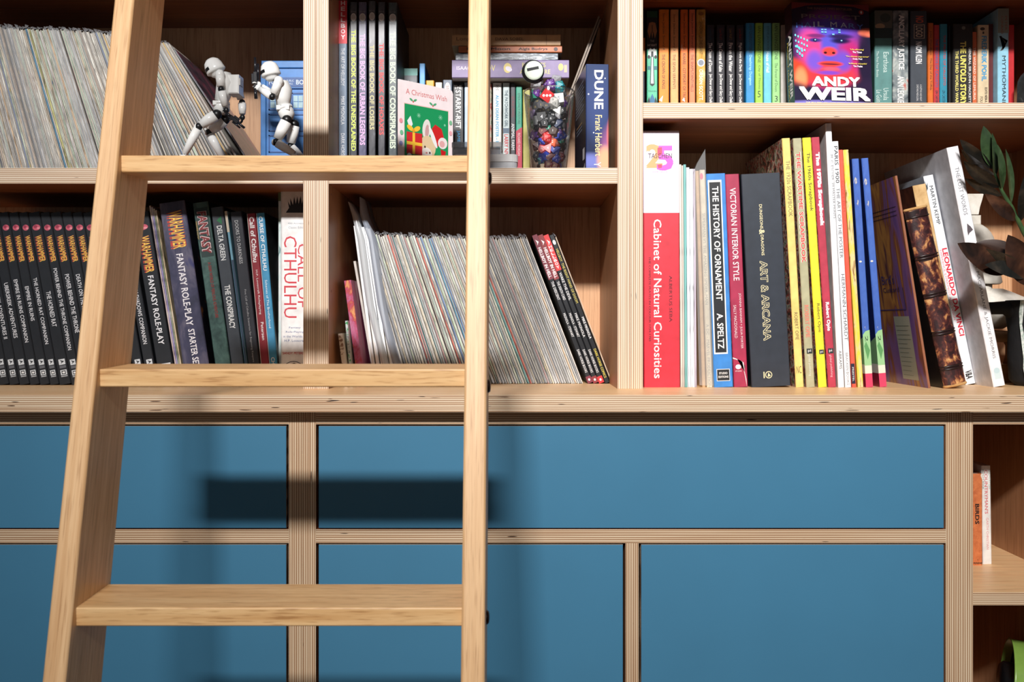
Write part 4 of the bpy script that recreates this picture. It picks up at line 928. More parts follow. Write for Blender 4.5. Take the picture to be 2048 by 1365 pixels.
b = MB(); b.box(0, .0008, .0007, Tn-.0007, 0, hn, M_blk); sp_ = b.build('spine', r)
b = MB(); b.box(0, Wn, Tn-.0006, Tn, 0, hn, M_blk); b.build('back_cover', r)
b = MB(); b.box(.0009, Wn-.001, .0007, Tn-.0007, .0004, hn-.0004, PAGE); b.build('pages', r)
pr = Print((0, 0, 0), (1, 0, 0), (0, 0, 1), (0, -1, 0)); w = Wn; h = hn
def PT(st, a0, a1, b0, b1, c, bold=0): pr.text(st, a0*w, b0*h, a1*w, b1*h, c, bold)
pr.poly([(0, h), (0, .93*h), (.2*w, .972*h), (.5*w, .985*h), (.8*w, .972*h), (w, .93*h), (w, h)], (126, 40, 36)); pr.poly([(0, h), (.2*w, .995*h), (.8*w, .995*h), (w, h)], (30, 22, 34))
PT('THE SUNDAY TIMES BESTSELLER', .2, .78, .935, .955, (150, 110, 80)); pr.oval(.9*w, .92*h, .032*w, .024*h, (150, 46, 36)); pr.oval(.9*w, .92*h, .012*w, .014*h, (206, 200, 196))
PT('PROJECT', .12, .88, .83, .885, (120, 110, 104), .01)
for i, ch in enumerate('HAIL MARY'):
    if ch != ' ':
        a = (.05, .155, .27, .325, 0, .49, .62, .725, .83)[i]; dz = -.018*((i-4)/4)**2; c = [(70, 110, 200), (110, 140, 210), (190, 200, 230), (206, 210, 232)][min(3, 4-abs(i-4)) if abs(i-4) < 4 else 0]
        PT(ch, a, a+(.085 if ch != 'I' else .02), .765+dz, .815+dz, c, .01)
for i in range(14):
    pr.oval((.03+.036*(i % 5)+rnd.uniform(0, .01))*w, (.70-.055*(i//5)-.012*(i % 5)-.03)*h, .010*w, .012*h, (110, 220, 236))
for i in range(6): pr.oval((.05+.03*(i % 3))*w, (.56-.05*(i//3)-.02*(i % 3))*h, .012*w, .016*h, (96, 210, 232))
for a, b_ in ((.38, .735), (.42, .735), (.38, .71), (.42, .71), (.60, .735), (.60, .712), (.51, .745), (.52, .69)): pr.rect((a-.014)*w, (a+.016)*w, (b_-.008)*h, (b_+.006)*h, (120, 190, 236))
for i, (q1, q2) in enumerate((("'Life-affirming'", 'The Times'), ("'The ultimate page-turner'", 'Daily Mail'), ("'Brilliantly enjoyable'", 'Tim Peake'))):
    z_ = .535-.07*i; aw = (.09, .15, .12)[i]; PT(q1, .82-aw, .82+aw, z_, z_+.018, (230, 206, 80), .02); PT(q2, .82-.06, .82+.06, z_-.026, z_-.006, (240, 226, 240), .03)
PT('ANDY', .22, .84, .175, .27, WHITE, .045); PT('WEIR', .05, .97, .035, .165, WHITE, .05); PT('THE MULTIMILLION-COPY BESTSELLING AUTHOR OF', .13, .92, .004, .017, (236, 226, 120), .02)
pr.build('cover_print', r)
pr = Print((0, Tn-.0007, hn), (0, 0, -1), (0, -1, 0), (-1, 0, 0)); prints(pr, [('r', 0, .3, 0, 1, (60, 26, 40)), ('t', 'ANDY WEIR', .30, .93, .62, .40, WHITE, .04), ('t', 'PROJECT HAIL MARY', .36, .95, .25, .20, (214, 196, 90), .02)], hn, Tn-.0014); pr.build('title', sp_)

rC = Row(ZR, 0.0004)
M_art = pattern('painted_spine', [(0.36, (70, 80, 84)), (0.5, (128, 136, 138)), (0.6, (180, 186, 180)), (0.68, (186, 66, 48))], (36, 36, 36), 3, .3)
bk(1749.5, 21, 35, yb_+.008, .125, (86, 132, 128), 'grey-green hardback with an illustration at the top of its spine',
   [('r', 0, .19, 0, 1, (96, 96, 84)), ('o', .17, .3, .03, .28, (176, 150, 116)), ('o', .08, .6, .05, .3, (60, 70, 62)), ('r', .19, .30, 0, 1, (44, 58, 56)), ('t', 'Earthsea', .45, .67, .64, .30, (196, 214, 208)), ('t', 'The First Four Books', .44, .72, .16, .13, (196, 214, 208)), ('t', 'Ursula', .84, .97, .64, .30, (196, 214, 208)), ('t', 'Le Guin', .86, .99, .24, .30, (196, 214, 208))], side=(50, 84, 82))
bk(1786, 21, 31, yb_+.008, .125, M_art, 'grey and red painted paperback with large white capitals', [('t', 'ANCILLARY JUSTICE', .05, .64, .5, .46, (232, 230, 226), .03), ('t', 'ANN LECKIE', .71, 1.0, .5, .42, (232, 230, 226), .02)])
bk(1821, 22, 33, yb_+.008, .125, (60, 66, 74), 'dark grey paperback with a boxed red and white title at its top', [('t', 'NO', .055, .13, .55, .48, (206, 96, 72), .03), ('r', .145, .30, .2, .85, (196, 180, 160)), ('r', .15, .295, .24, .81, (60, 60, 66)), ('t', 'LOGO', .16, .285, .525, .44, (196, 180, 160), .03), ('t', 'NAOMI KLEIN', .335, .575, .5, .38, (226, 226, 226), .03), ('t', 'A RIVETING AND RIGHT', .80, .98, .62, .12, (206, 206, 206)), ('t', 'SOMETHING MADE GLOBAL', .80, .98, .42, .12, (206, 206, 206))], side=(40, 44, 52))
bk(1856, 46, 11, ya, .1, (206, 104, 38), 'slim orange paperback right of the dark grey one', [('t', 'John Wyndham', .1, .4, .5, .4, (80, 40, 30)), ('t', 'The Day of the Triffids', .44, .84, .5, .46, (50, 26, 20))])
bk(1868, 50, 11, ya, .1, (190, 58, 60), 'slim red paperback with blue lettering', [('t', 'THE WIZARDS OF CALLISTO', .18, .8, .5, .46, (60, 90, 140), .02), ('t', 'LIN CARTER', .84, 1, .5, .46, (80, 40, 60), .02)])
bk(1880, 48, 15, ya, .1, (46, 136, 160), 'teal blue paperback with red lettering', [('t', 'THE PIRATES OF CALLISTO', .14, .78, .6, .32, (186, 60, 56), .02), ('t', 'LIN CARTER', .84, 1, .5, .4, (30, 60, 80))])
bk(1897, 52, 5, ya+.004, .1, (30, 28, 30), 'very thin black book left of the yellow-lettered one')
bk(1903, 48, 39, ya-.004, .1, (42, 40, 38), 'thick black paperback with yellow and white capitals', [('o', .05, .52, .022, .10, (120, 120, 110)), ('t', 'THE THIRD WORLD WAR', .34, 1.0, .18, .16, (226, 214, 120), .03), ('t', 'THE UNTOLD STORY', .22, 1.02, .50, .30, (232, 220, 110), .04), ('t', 'GENERAL SIR JOHN HACKETT', .30, 1.0, .82, .16, (226, 226, 220), .02)])
bk(1943, 64, 10, ya, .1, (206, 104, 60), 'slim rust-orange paperback with pale grey lettering', [('t', 'THE WIZARD OF LEMURIA', .22, .96, .5, .46, (226, 206, 190), .02)], side=(90, 84, 80))
bk(1954, 50, 22, ya-.003, .1, (216, 196, 160), 'cream paperback with large blue capitals', [('o', .05, .4, .02, .22, (70, 60, 50)), ('u', '1', .085, .115, .4, .55, (70, 60, 50)), ('t', 'FREDERIK POHL', .14, .72, .55, .46, (66, 150, 196), .04), ('t', 'EDITS NEBULA', .80, 1.02, .72, .22, (60, 50, 46), .02), ('t', 'FOUR', .92, 1.02, .3, .26, (60, 50, 46))])
bk(1977, 48, 10, ya+.004, .1, (96, 34, 34), 'dark red hardback left of the pale blue spine')
bk(1989, 17, 22, yb_+.01, .125, (150, 204, 226), 'pale blue tall paperback with a dark leaping figure on its spine', [('r', 0, .26, 0, 1, (134, 148, 140)), ('t', 'PETER', .08, .23, .74, .2, (150, 96, 74)), ('t', 'CONRAD', .08, .27, .38, .2, (150, 96, 74)), ('o', .30, .25, .01, .12, (60, 56, 50)), ('p', [(.29, .15), (.33, .5), (.36, .75), (.34, .9), (.38, .55), (.42, .35), (.45, .2), (.44, .45), (.40, .7), (.345, .55)], (74, 66, 60)), ('t', 'MYTHOMANIA', .50, 1.06, .55, .34, (40, 56, 66), .01)])
bk(2012.5, 50, 15, ya-.003, .1, (196, 42, 48), 'bright red hardback, last book on the upper right shelf')
# dark folded cloth pouch at the end
ob = thing('pouch', 'dark grey rough lump at the right end of the upper shelf', 'pouch', (X(2098, .14), .14, ZR))
b = MB(); b.ball((0, 0, .052), (.052, .045, .052), pattern('dark_rough', [(0.35, (26, 28, 30)), (0.6, (46, 50, 52)), (0.72, (90, 96, 98))], (70, 70, 70), 5, .8, bump=.6), 24, k=14)
for i, v in enumerate(b.v): b.v[i] = (v[0]*(1+.08*sin(v[2]*90)), v[1], max(0.0, v[2]*(1+.05*cos(v[0]*80))))
b.build('body', ob)

flatbook('grey hardback lying flat under the face-out novel', X(1600, .1), X(1600, .1)+.13, ZR+.0002, .0232, .105, .078, (120, 118, 116), (110, 108, 106), [])
# ------------------------------------------------------------------ left unit, lower shelf: role-playing books
rD = Row(ZC, 0.0003); yD = .085
RC = (32, 35, 40)
EMB = [('o', .088, .5, .017, .34, (196, 84, 104)), ('o', .082, .42, .009, .16, (150, 50, 74)), ('o', .094, .66, .006, .14, (226, 140, 150))]
def logo(f0=.855): return [('r', f0, f0+.032, .30, .86, (206, 210, 214)), ('p', [(f0+.004, .4), (f0+.014, .8), (f0+.026, .45), (f0+.016, .55)], (36, 40, 44)), ('r', f0+.036, f0+.052, .3, .86, (96, 98, 104)), ('r', f0+.062, f0+.092, .30, .86, (206, 210, 214)), ('r', f0+.067, f0+.087, .40, .76, (36, 40, 44)), ('o', f0+.077, .58, .006, .13, (226, 226, 226)), ('r', f0+.096, f0+.102, .3, .86, (170, 172, 176))]
def WH(f0=.135, f1=.285, c=.5): return [('t', 'WARHAMMER', f0, f1, c, .62, (186, 60, 50), .05), ('t', 'WARHAMMER', f0+.001, f1+.001, c+.03, .50, (232, 196, 84), .01)]
names = [('THE IMPERIAL ZOO', .44, .67), ('MIDDENHEIM CITY OF THE WHITE WOLF', .36, .75), ('UBERSREIK ADVENTURES II', .39, .735), ('UBERSREIK ADVENTURES', .41, .73), ('EMPIRE IN RUINS COMPANION', .39, .755), ('EMPIRE IN RUINS', .43, .63), ('THE HORNED RAT COMPANION', .38, .765), ('THE HORNED RAT', .46, .665), ('POWER BEHIND THE THRONE COMPANION', .325, .80), ('POWER BEHIND THE THRONE', .36, .7), ('DEATH ON THE REIK COMPANION', .36, .75), ('DEATH ON THE REIK', .4, .66), ('ENEMY IN SHADOWS', .4, .66)]
ORD = ['leftmost', 'second', 'third', 'fourth', 'fifth', 'sixth', 'seventh', 'eighth', 'ninth', 'tenth', 'eleventh', 'twelfth', 'thirteenth']
xs = [-21, -1, 19, 39, 60, 80, 100, 119, 143, 163, 186, 207, 228]
for i, (x, (t_, a, b_)) in enumerate(zip(xs, names)):
    cov = pattern('rpg_cover', [(0.3, (26, 28, 32)), (0.55, (60, 56, 50)), (0.7, (120, 100, 70))], (30, 30, 30), 4, .35)
    book(rD, x, x-63, 427, (xs[i+1]-x if i < 12 else 21)-.6, yD, .205, flat(RC, .38, .08), '%s from the left of the matching black hardbacks with gold and white titles' % ORD[i],
         EMB+WH()+[('t', t_, a, b_, .5, .40, (222, 222, 226), .012)]+logo(), side=cov)
book(rD, 249, 186, 427, 19, yD, .205, flat(RC, .38, .08), 'plain-titled black hardback emerging right behind the ladder rail', EMB+WH()+[('t', 'ARCHIVES OF THE EMPIRE', .36, .7, .5, .4, (222, 222, 226), .012)]+logo())
book(rD, 272, 211, 427, 20, yD, .205, flat(RC, .38, .08), 'black hardback just right of the ladder rail, only its foot showing', EMB+WH()+[('t', 'ENEMY IN SHADOWS', .4, .68, .5, .4, (222, 222, 226), .012)]+logo())
book(rD, 295, 234, 427, 21, yD, .205, flat(RC, .38, .08), 'black hardback reading companion in white, right of the ladder rail', EMB+WH()+[('t', 'ENEMY IN SHADOWS COMPANION', .36, .765, .5, .4, (222, 222, 226), .012)]+logo())
book(rD, 320, 264, 427, 33, yD, .21, flat(RC, .38, .08), 'thick black hardback with gold heading and large white title', EMB+WH(.14, .35)+[('t', 'FANTASY ROLE-PLAY', .37, .77, .5, .36, (226, 226, 230), .02)]+logo(.88))
for i, c in enumerate([(196, 176, 176), (150, 140, 190), (130, 140, 120), (206, 186, 150)]):
    book(rD, 356+i*3.4, 298+i*4, 412+i*3, 3.0, yD-.002, .2, pattern('magazine_%d' % i, [(0.35, tuple(int(v*.5) for v in c)), (0.5, c), (0.7, (224, 220, 210))], (200, 200, 30), 3, .4, dist=0), ['pinkish', 'lilac', 'greenish', 'buff'][i]+' thin magazine between the thick black book and the boxed set', cat='magazine', name='magazine')
M_st = pattern('starter_box', [(0.3, (40, 42, 56)), (0.5, (64, 64, 88)), (0.62, (96, 92, 110)), (0.72, (44, 48, 100))], (34, 34, 14), 4, .35)
book(rD, 372, 318, 408, 52, yD-.005, .2, M_st, 'wide grey-violet boxed game set with gold and white title', WH(.05, .255, .52)+[('t', 'FANTASY ROLE-PLAY', .285, .68, .5, .27, (226, 222, 226), .02), ('t', 'STARTER SET', .70, .91, .52, .25, (226, 222, 226), .02)], side=pattern('box_side', [(0.4, (20, 22, 30)), (0.6, (36, 36, 50)), (0.72, (150, 96, 40))], (24, 24, 24), 3, .4), cat='boxed game', name='boxed_game')
book(rD, 436, 385, 407, 31, yD-.002, .21, pattern('teal_cloth', [(0.35, (40, 66, 64)), (0.65, (72, 104, 98))], (60, 60, 60), 3, .45), 'dark teal-green hardback with red outlined word at top',
     [('r', .03, .30, .1, .92, (30, 52, 50)), ('t', 'FANTASY', .05, .28, .5, .64, (214, 190, 190), .07), ('t', 'FANTASY', .052, .282, .5, .56, (126, 40, 44), .03), ('t', 'WARHAMMER ROLE-PLAY', .1, .2, .08, .1, (200, 160, 90)), ('t', 'A GRIM WORLD OF PERILOUS ADVENTURE', .33, .635, .55, .20, (146, 46, 44), .02)], side=(34, 50, 50))
book(rD, 468, 421, 416, 25, yD, .21, (58, 64, 72), 'slate hardback with white capitals and small green triangle', [('p', [(.075, .35), (.10, .75), (.052, .75)], (24, 110, 64)), ('t', 'DELTA GREEN', .105, .30, .5, .42, (226, 228, 228), .02), ('t', 'THE CONSPIRACY', .44, .685, .5, .46, (226, 228, 228), .03)], side=(30, 36, 42))
book(rD, 495, 449, 423, 5, yD-.002, .2, (110, 160, 180), 'thin pale blue and cream booklet leaning by the slate hardback', [('r', 0, .12, 0, 1, (200, 190, 170)), ('r', .28, 1, .2, 1, (40, 60, 84))], cat='booklet', name='booklet')
book(rD, 500, 459, 425, 23, yD, .21, (44, 46, 54), 'dark grey hardback with small grey-white title', [('t', 'DOORS TO DARKNESS', .05, .30, .45, .30, (196, 198, 200)), ('t', 'Five Call of Cthulhu Scenarios for Beginning Keepers', .45, .87, .5, .22, (170, 172, 176))])
rD.prev = (rD.prev[0], radians(5.5), rD.prev[2], rD.prev[3]*.985)
book(rD, 522, 490, 428, 17, yD+.004, .2, (138, 34, 46), 'crimson softback with white slanted title', [('r', 0, 1, 0, .07, (206, 190, 180)), ('t', 'Call of Cthulhu', .02, .285, .5, .56, (240, 236, 236), .03), ('t', 'H.P. Lovecraft Roleplaying', .33, .59, .5, .30, (226, 214, 214), .01), ('t', 'Petersen', .635, .74, .6, .34, (226, 214, 214), .02)], side=(60, 20, 26))
book(rD, 541, 511, 427, 16, yD+.002, .2, (58, 136, 176), 'blue softback with white title next to the crimson one', [('r', 0, 1, 0, .06, (196, 200, 200)), ('t', 'CURSE OF CTHULHU', .02, .335, .5, .46, (240, 240, 240), .02), ('t', 'Schemes of The Brotherhood', .39, .67, .5, .28, (226, 234, 240)), ('t', 'CHAOSIUM', .84, .99, .5, .46, (240, 240, 240), .01)], side=pattern('dark_cover', [(0.4, (20, 22, 24)), (0.6, (44, 46, 50)), (0.7, (90, 92, 96))], (24, 24, 24), 3, .4))
rD = Row(ZC, .0003)
book(rD, 556.5, 556.5, 383, 6, .10, .19, pattern('pale_lines', [(0.4, (226, 230, 230)), (0.6, (196, 220, 216)), (0.66, (120, 150, 150))], (160, 160, 40), 2, .4), 'thin pale booklet with green corner, left of the tall white book', [('r', 0, .05, 0, 1, (96, 110, 70))], cat='booklet', name='booklet')
book(rD, 561.5, 561.5, 381, 64, .088, .2, (236, 235, 234), 'tall wide white book with large red lettering against the upright',
     [('r', .0, 1, .03, .04, (170, 170, 170)), ('p', [(.115, .16), (.10, .22), (.09, .26), (.055, .22), (.08, .30), (.04, .30), (.075, .38), (.032, .42), (.07, .47), (.03, .52), (.07, .56), (.028, .62), (.07, .66), (.035, .72), (.075, .76), (.04, .84), (.10, .86), (.115, .9)], (36, 38, 42)),
      ('u', '40th Anniversary', .165, .176, .22, .82, (140, 150, 160)), ('u', 'Classic Edition', .185, .196, .24, .80, (140, 150, 160)),
      ('t', 'CALL OF', .275, .60, .68, .30, (206, 62, 74), 0.0), ('t', 'CTHULHU', .235, .655, .30, .40, (206, 62, 74), 0.0),
      ('u', 'Fantasy', .70, .712, .26, .62, (90, 104, 150)), ('u', 'Role-Playing', .722, .734, .16, .72, (90, 104, 150)), ('u', 'in the Worlds of', .744, .756, .08, .80, (90, 104, 150)), ('u', 'H.P. Lovecraft', .766, .778, .12, .78, (90, 104, 150)),
      ('u', 'SANDY PETERSEN', .83, .842, .06, .84, (196, 70, 70), .02), ('o', .925, .40, .048, .34, (40, 40, 44)), ('o', .925, .40, .045, .32, (232, 230, 230)), ('p', [(.90, .22), (.885, .42), (.90, .57), (.93, .54), (.95, .62), (.96, .42), (.94, .32), (.95, .20), (.92, .27)], (36, 36, 40))], side=(226, 228, 228))

# ------------------------------------------------------------------ middle unit, lower shelf: magazines and comics
rE = Row(ZC, .0003); yE = .122
# loose leaflets and the pink booklet at the left
def slab(row, name, cat, label, xb, xt, ytop, tpx, y, Dp, m, front=None, group=None, name2='sheets', dz=0):
    z = row.z; X0, X1 = X(xb, y), X(xt, y); zt = Z(ytop, y)-z; th = math.atan2(X0-X1, zt); H = zt/cos(th); T = PX(tpx, y)*cos(th)
    x = row.place(X0, th, T, H); r = thing(name, label, cat, (x, y, z), (0, -th, 0), group)
    MB().box(0, T, 0, Dp, 0, H, m, front or m, ch=min(.0005, T*.2)).build(name2, r); return r
slab(rE, 'leaflet', 'leaflet', 'small cream leaflet with faint numbers at the far left corner', 689, 676, 668, 8, .045, .08, flat((226, 216, 200)), pattern('leaflet_print', [(0.4, (150, 120, 100)), (0.46, (228, 218, 204))], (90, 90, 220), 3, .6))
slab(rE, 'leaflet', 'leaflet', 'pale green leaflet behind the small cream one', 701, 690, 642, 5, .06, .1, flat((196, 212, 206)), pattern('leaflet_green', [(0.35, (60, 150, 90)), (0.45, (206, 216, 214)), (0.7, (120, 120, 130))], (90, 90, 160), 3, .5))
slab(rE, 'booklet', 'booklet', 'pink booklet with red and orange picture, low at the left side', 712, 684, 562, 14, .075, .12, flat((176, 84, 124)), pattern('pink_picture', [(0.34, (220, 150, 90)), (0.44, (176, 50, 66)), (0.52, (180, 84, 124)), (0.66, (186, 130, 156))], (60, 60, 40), 4, .45))
slab(rE, 'booklet', 'booklet', 'pale grey booklet standing up behind the pink one', 722, 680, 523, 5, .13, .12, flat((206, 200, 192)))
M_pile = pattern('stacked_paper', [(0.3, (214, 196, 170)), (0.42, (240, 238, 234)), (0.7, (232, 236, 242))], (420, 420, 3), 2, .6)
for i, (c, w_) in enumerate((((236, 226, 210), 6), ((238, 238, 240), 7), ((226, 230, 238), 7), ((244, 240, 232), 6), ((240, 226, 200), 6))):
    slab(rE, 'magazine', 'magazine', '%s white magazine in the thick pale pile at the left' % ['leftmost creamy', 'second, pure', 'third, bluish', 'fourth, warm', 'last, yellowish'][i], 728+i*6.8, 686+i*4.6, 452+i*1.5, w_, yE-.02, .17, flat(c, .6), M_pile)
# two tall flexible plastic sleeves
for i, (xb, xt, top, xa_t) in enumerate(((775, 711, 452, 698), (797, 735, 466, 722))):
    y = yE-.025; z0 = ZC
    o = thing('document_sleeve', ['milky plastic sleeve curling up high above the white pile', 'bluish plastic sleeve curling up beside the milky one'][i], 'sleeve', (X(xb, y), y, z0))
    P = [(xb, 768), (xb-22, 690), (xb-42, 610), (xb-52, 540), (xb-60, 480), (xa_t+6 if i == 0 else xa_t-2, 430), (xa_t-2 if i == 0 else xa_t-3, 404 if i == 0 else 394)]
    vs = []; fs = []; ww = PX(14 if i == 0 else 13, y)
    for k, (px, py) in enumerate(P):
        t_ = k/(len(P)-1); wk = ww*(1 if k < 5 else .75 if k == 5 else .12)
        x_, z_ = X(px, y)-o.location.x, Z(py, y)-z0
        if k == 0: z_ = 0.0005
        vs += [(x_, 0, z_), (x_+wk, 0, z_), (x_+wk*.9, .16-.05*t_, z_+.004*(k > 0)), (x_+wk*.1, .16-.05*t_, z_+.004*(k > 0))]
    for k in range(len(P)-1):
        for j in range(4): fs.append((k*4+j, k*4+(j+1) % 4, k*4+4+(j+1) % 4, k*4+4+j))
    MB().add(vs, fs, clear('milky', (222, 228, 232), .62, .2, .2) if i == 0 else M_bag2, None, True).build('film', o)
rE.prev = None
def famE(px):
    if px < 830: return rnd.choice(['off-white', 'pale cream', 'off-white', 'dark'])
    if px < 975: return rnd.choice(['off-white', 'off-white', 'off-white', 'blue', 'teal', 'dark', 'pale green', 'grey', 'red', 'pale cream', 'blue', 'grey'])
    if px < 1060: return rnd.choice(['off-white', 'pale cream', 'pale green', 'tan', 'tan', 'teal', 'off-white', 'pale green'])
    if px < 1110: return rnd.choice(['pale cream', 'grey', 'dark', 'red', 'off-white', 'grey'])
    return rnd.choice(['grey', 'off-white', 'grey', 'tan', 'grey', 'off-white'])
comic_run(rE, 813, 1166, [(805, 16), (880, 18), (960, 19.8), (1060, 21.2), (1130, 21.2), (1175, 21.0)], yE, .259, .168, famE, 'lower middle row', 'comics on the lower middle shelf',
          lambda px: 'left end' if px < 850 else 'left half' if px < 905 else 'left of the ladder post' if px < 975 else 'by the ladder post' if px < 1035 else 'right of the ladder post' if px < 1100 else 'beside the black volumes', 0.0033)
# four slim black volumes
yh = .122
for i, (top, c, t1, t2, t3, c3, lab) in enumerate((((124, 46, 62), 'a', 'HELLBOY IN HELL', 'THE DESCENT', 'MIGNOLA - STEWART', (236, 236, 236), 'slim black volume with maroon top, first of the four'), ((136, 44, 48), 'a', 'HELLBOY IN HELL', 'THE DEATH CARD', 'MIGNOLA - STEWART', (236, 236, 236), 'slim black volume with dark red top, second of the four'),
        ((214, 48, 50), 'b', 'HELLBOY', 'WAKE THE DEVIL', 'MIKE MIGNOLA', (236, 236, 236), 'slim black volume with bright red top, third of the four'), ((28, 30, 34), 'c', '', 'HELLBOY  THE RIGHT HAND OF DOOM', 'MIKE MIGNOLA', (226, 206, 80), 'slim black volume with yellow title, rightmost of the leaning row'))):
    it = []
    if c != 'c':
        e = .30 if c == 'a' else .24
        it += [('r', 0, e, 0, 1, top), ('p', [(.03, .3), (.05, .8), (.07, .3), (.055, .45)], (240, 240, 240)), ('r', .955, 1, 0, 1, top), ('o', .978, .5, .008, .2, WHITE)]
        it += [('t', t1, .085, e-.01, .5, .62, (240, 230, 232), .04)] if c == 'a' else [('v', t1, .07, e-.01, .2, .8, (240, 230, 232))]
        it += [('t', t2, e+.015, .44, .5, .5, (232, 232, 232), .01), ('t', t3, .53, .69, .5, .46, (232, 232, 232), .01), ('t', 'DARK HORSE BOOKS', .775, .93, .5, .46, (232, 232, 232), .01)]
    else: it += [('o', .05, .5, .016, .3, (226, 226, 226)), ('t', t2, .095, .46, .5, .46, (206, 190, 84), .01), ('t', t3, .555, .70, .5, .46, (236, 236, 236), .02), ('t', 'DARK HORSE COMICS', .77, .965, .5, .46, (226, 206, 80), .01)]
    book(rE, 1176+i*11.2, 1064+i*11.2, 472, 11.0, yh, .165, flat((30, 32, 36), .35, .1), lab, it, side=(24, 24, 28))
th = radians(21); x = rE.next_x(th)
cl = comic(rE, x, th, .0022, .262, yh, .165, 'tan', 'thin dark-covered comic leaning outermost against the black volumes', None); 
if 'group' in cl: del cl['group']
# ------------------------------------------------------------------ right unit, lower shelf
rF = Row(ZC, .0004); yF = .034
book(rF, 1288, 1286, 262, 72, yF, .24, (214, 46, 62), 'very thick tall book, white above and red below, against the upright',
     [('r', 0, .32, 0, 1, (228, 218, 232)), ('u', '2', .052, .145, .08, .54, (236, 172, 116), .035), ('u', '5', .058, .155, .38, .84, (222, 96, 200), .035), ('p', [(.066, .40), (.064, .52), (.086, .53), (.100, .46), (.092, .40)], (228, 74, 104)), ('p', [(.132, .40), (.130, .52), (.144, .52), (.146, .42)], (228, 74, 104)),
      ('u', 'TASCHEN', .088, .107, .14, .80, (70, 34, 50)), ('u', 'supernatural', .155, .164, .26, .68, (226, 170, 196)),
      ('t', 'Cabinet of Natural Curiosities', .345, .965, .39, .22, (248, 230, 230), .012), ('t', 'THE COMPLETE PLATES IN COLOUR 1734-1765', .49, .82, .17, .055, (116, 30, 40)), ('t', 'ALBERTUS SEBA', .565, .745, .75, .085, (96, 26, 36))], side=(206, 40, 56))
for i, (c, w_, top, lab) in enumerate((((224, 214, 200), 4, 329, 'cream thin magazine right beside the thick red and white book'), ((206, 196, 186), 3.5, 331, 'speckled thin magazine, second after the red and white book'), ((120, 180, 176), 5, 329, 'sea-green thin magazine with cream top'), ((226, 232, 244), 6, 335, 'pale blue-white thin magazine'), ((238, 240, 246), 7, 338, 'white thin magazine partly under the clear bag'), ((196, 186, 200), 4, 338, 'mauve-grey thin magazine under the clear bag'))):
    slab(rF, 'magazine', 'magazine', lab, 1361.5+sum((4.4, 4.0, 5.4, 6.6, 7.6, 4.6)[:i]), 1358.5+sum((4.4, 4.0, 5.4, 6.6, 7.6, 4.6)[:i]), top, w_, yF+.002, .2, flat(c, .4), pattern('mag_spine_%d' % i, [(0.34, tuple(int(v*.55) for v in c)), (0.42, c), (0.72, tuple(min(255, int(v*1.1)) for v in c))], (300, 300, 12), 2, .4))
book(rF, 1398, 1384, 342, 7, yF+.004, .2, (214, 180, 140), 'tan spine in the clear pointed bag')
bgm = book(rF, 1406, 1391, 340, 11, yF, .22, (226, 214, 190), 'cream softback with pale grey capitals inside a clear pointed bag', [('o', .03, .3, .015, .3, (226, 110, 140)), ('t', 'SUPERMAN VS THE AMAZING SPIDER-MAN', .20, .62, .45, .5, (170, 166, 158)), ('t', 'A DC - MARVEL PRODUCTION', .71, 1.0, .45, .5, (170, 166, 158))])
xx, th, T, H = rF.prev
b = MB(); e = .032
vs = [(-.012, -.001, .004), (T+.001, -.0012, .002), (T+.001, -.0012, H+e), (-.010, -.001, H-.004), (-.004, -.0016, H+.010), (T+.0008, .16, H+e*.3), (-.012, .16, H-.01), (T+.0008, .16, .002)]
b.add(vs, [(0, 1, 2, 4, 3), (2, 5, 6, 3, 4)], clear('bag_front', (230, 232, 232), .22, .12, .3)); b.build('plastic_bag', bgm)
rF.prev = (xx+.0012, th, T, H)
SER = (244, 244, 240)
book(rF, 1425, 1409, 348, 38, yF, .22, (58, 132, 206), 'blue hardback with a long black title panel edged in white',
     [('r', .03, .845, .06, .78, WHITE), ('r', .04, .838, .13, .72, (26, 28, 32)), ('t', 'THE HISTORY OF ORNAMENT', .06, .595, .44, .33, SER, .02), ('t', 'A. SPELTZ', .655, .82, .44, .33, SER, .02), ('r', .915, .972, .15, .85, (220, 224, 228)), ('r', .918, .969, .18, .82, (22, 24, 28)), ('u', 'STUDIO', .93, .94, .28, .72, WHITE, .02), ('u', 'EDITIONS', .947, .957, .24, .76, WHITE, .02)], side=(226, 228, 230))
book(rF, 1468, 1450, 349, 28, yF+.003, .22, (166, 44, 76), 'crimson hardback with white title and torn foot',
     [('t', 'VICTORIAN INTERIOR STYLE', .065, .50, .5, .42, (238, 226, 226), .012), ('t', 'JOANNA BANHAM + JULIA PORTER', .56, .82, .68, .20, (232, 214, 216)), ('t', 'SALLY MACDONALD', .615, .77, .30, .20, (232, 214, 216)), ('o', .905, .36, .011, .2, WHITE), ('o', .905, .72, .011, .14, (80, 30, 40)), ('u', 'STUDIO', .922, .928, .15, .6, WHITE), ('p', [(.86, 0), (.868, .3), (.885, .75), (.93, .8), (.965, .9), (1, .92), (.96, .84), (.92, .74), (.88, .66), (.872, .3), (.866, 0)], (240, 236, 232))], side=pattern('victorian', [(0.4, (34, 34, 56)), (0.5, (96, 84, 90)), (0.62, (190, 180, 170))], (80, 80, 80), 4, .4))
M_ss = flat((46, 52, 62), .42, .06)
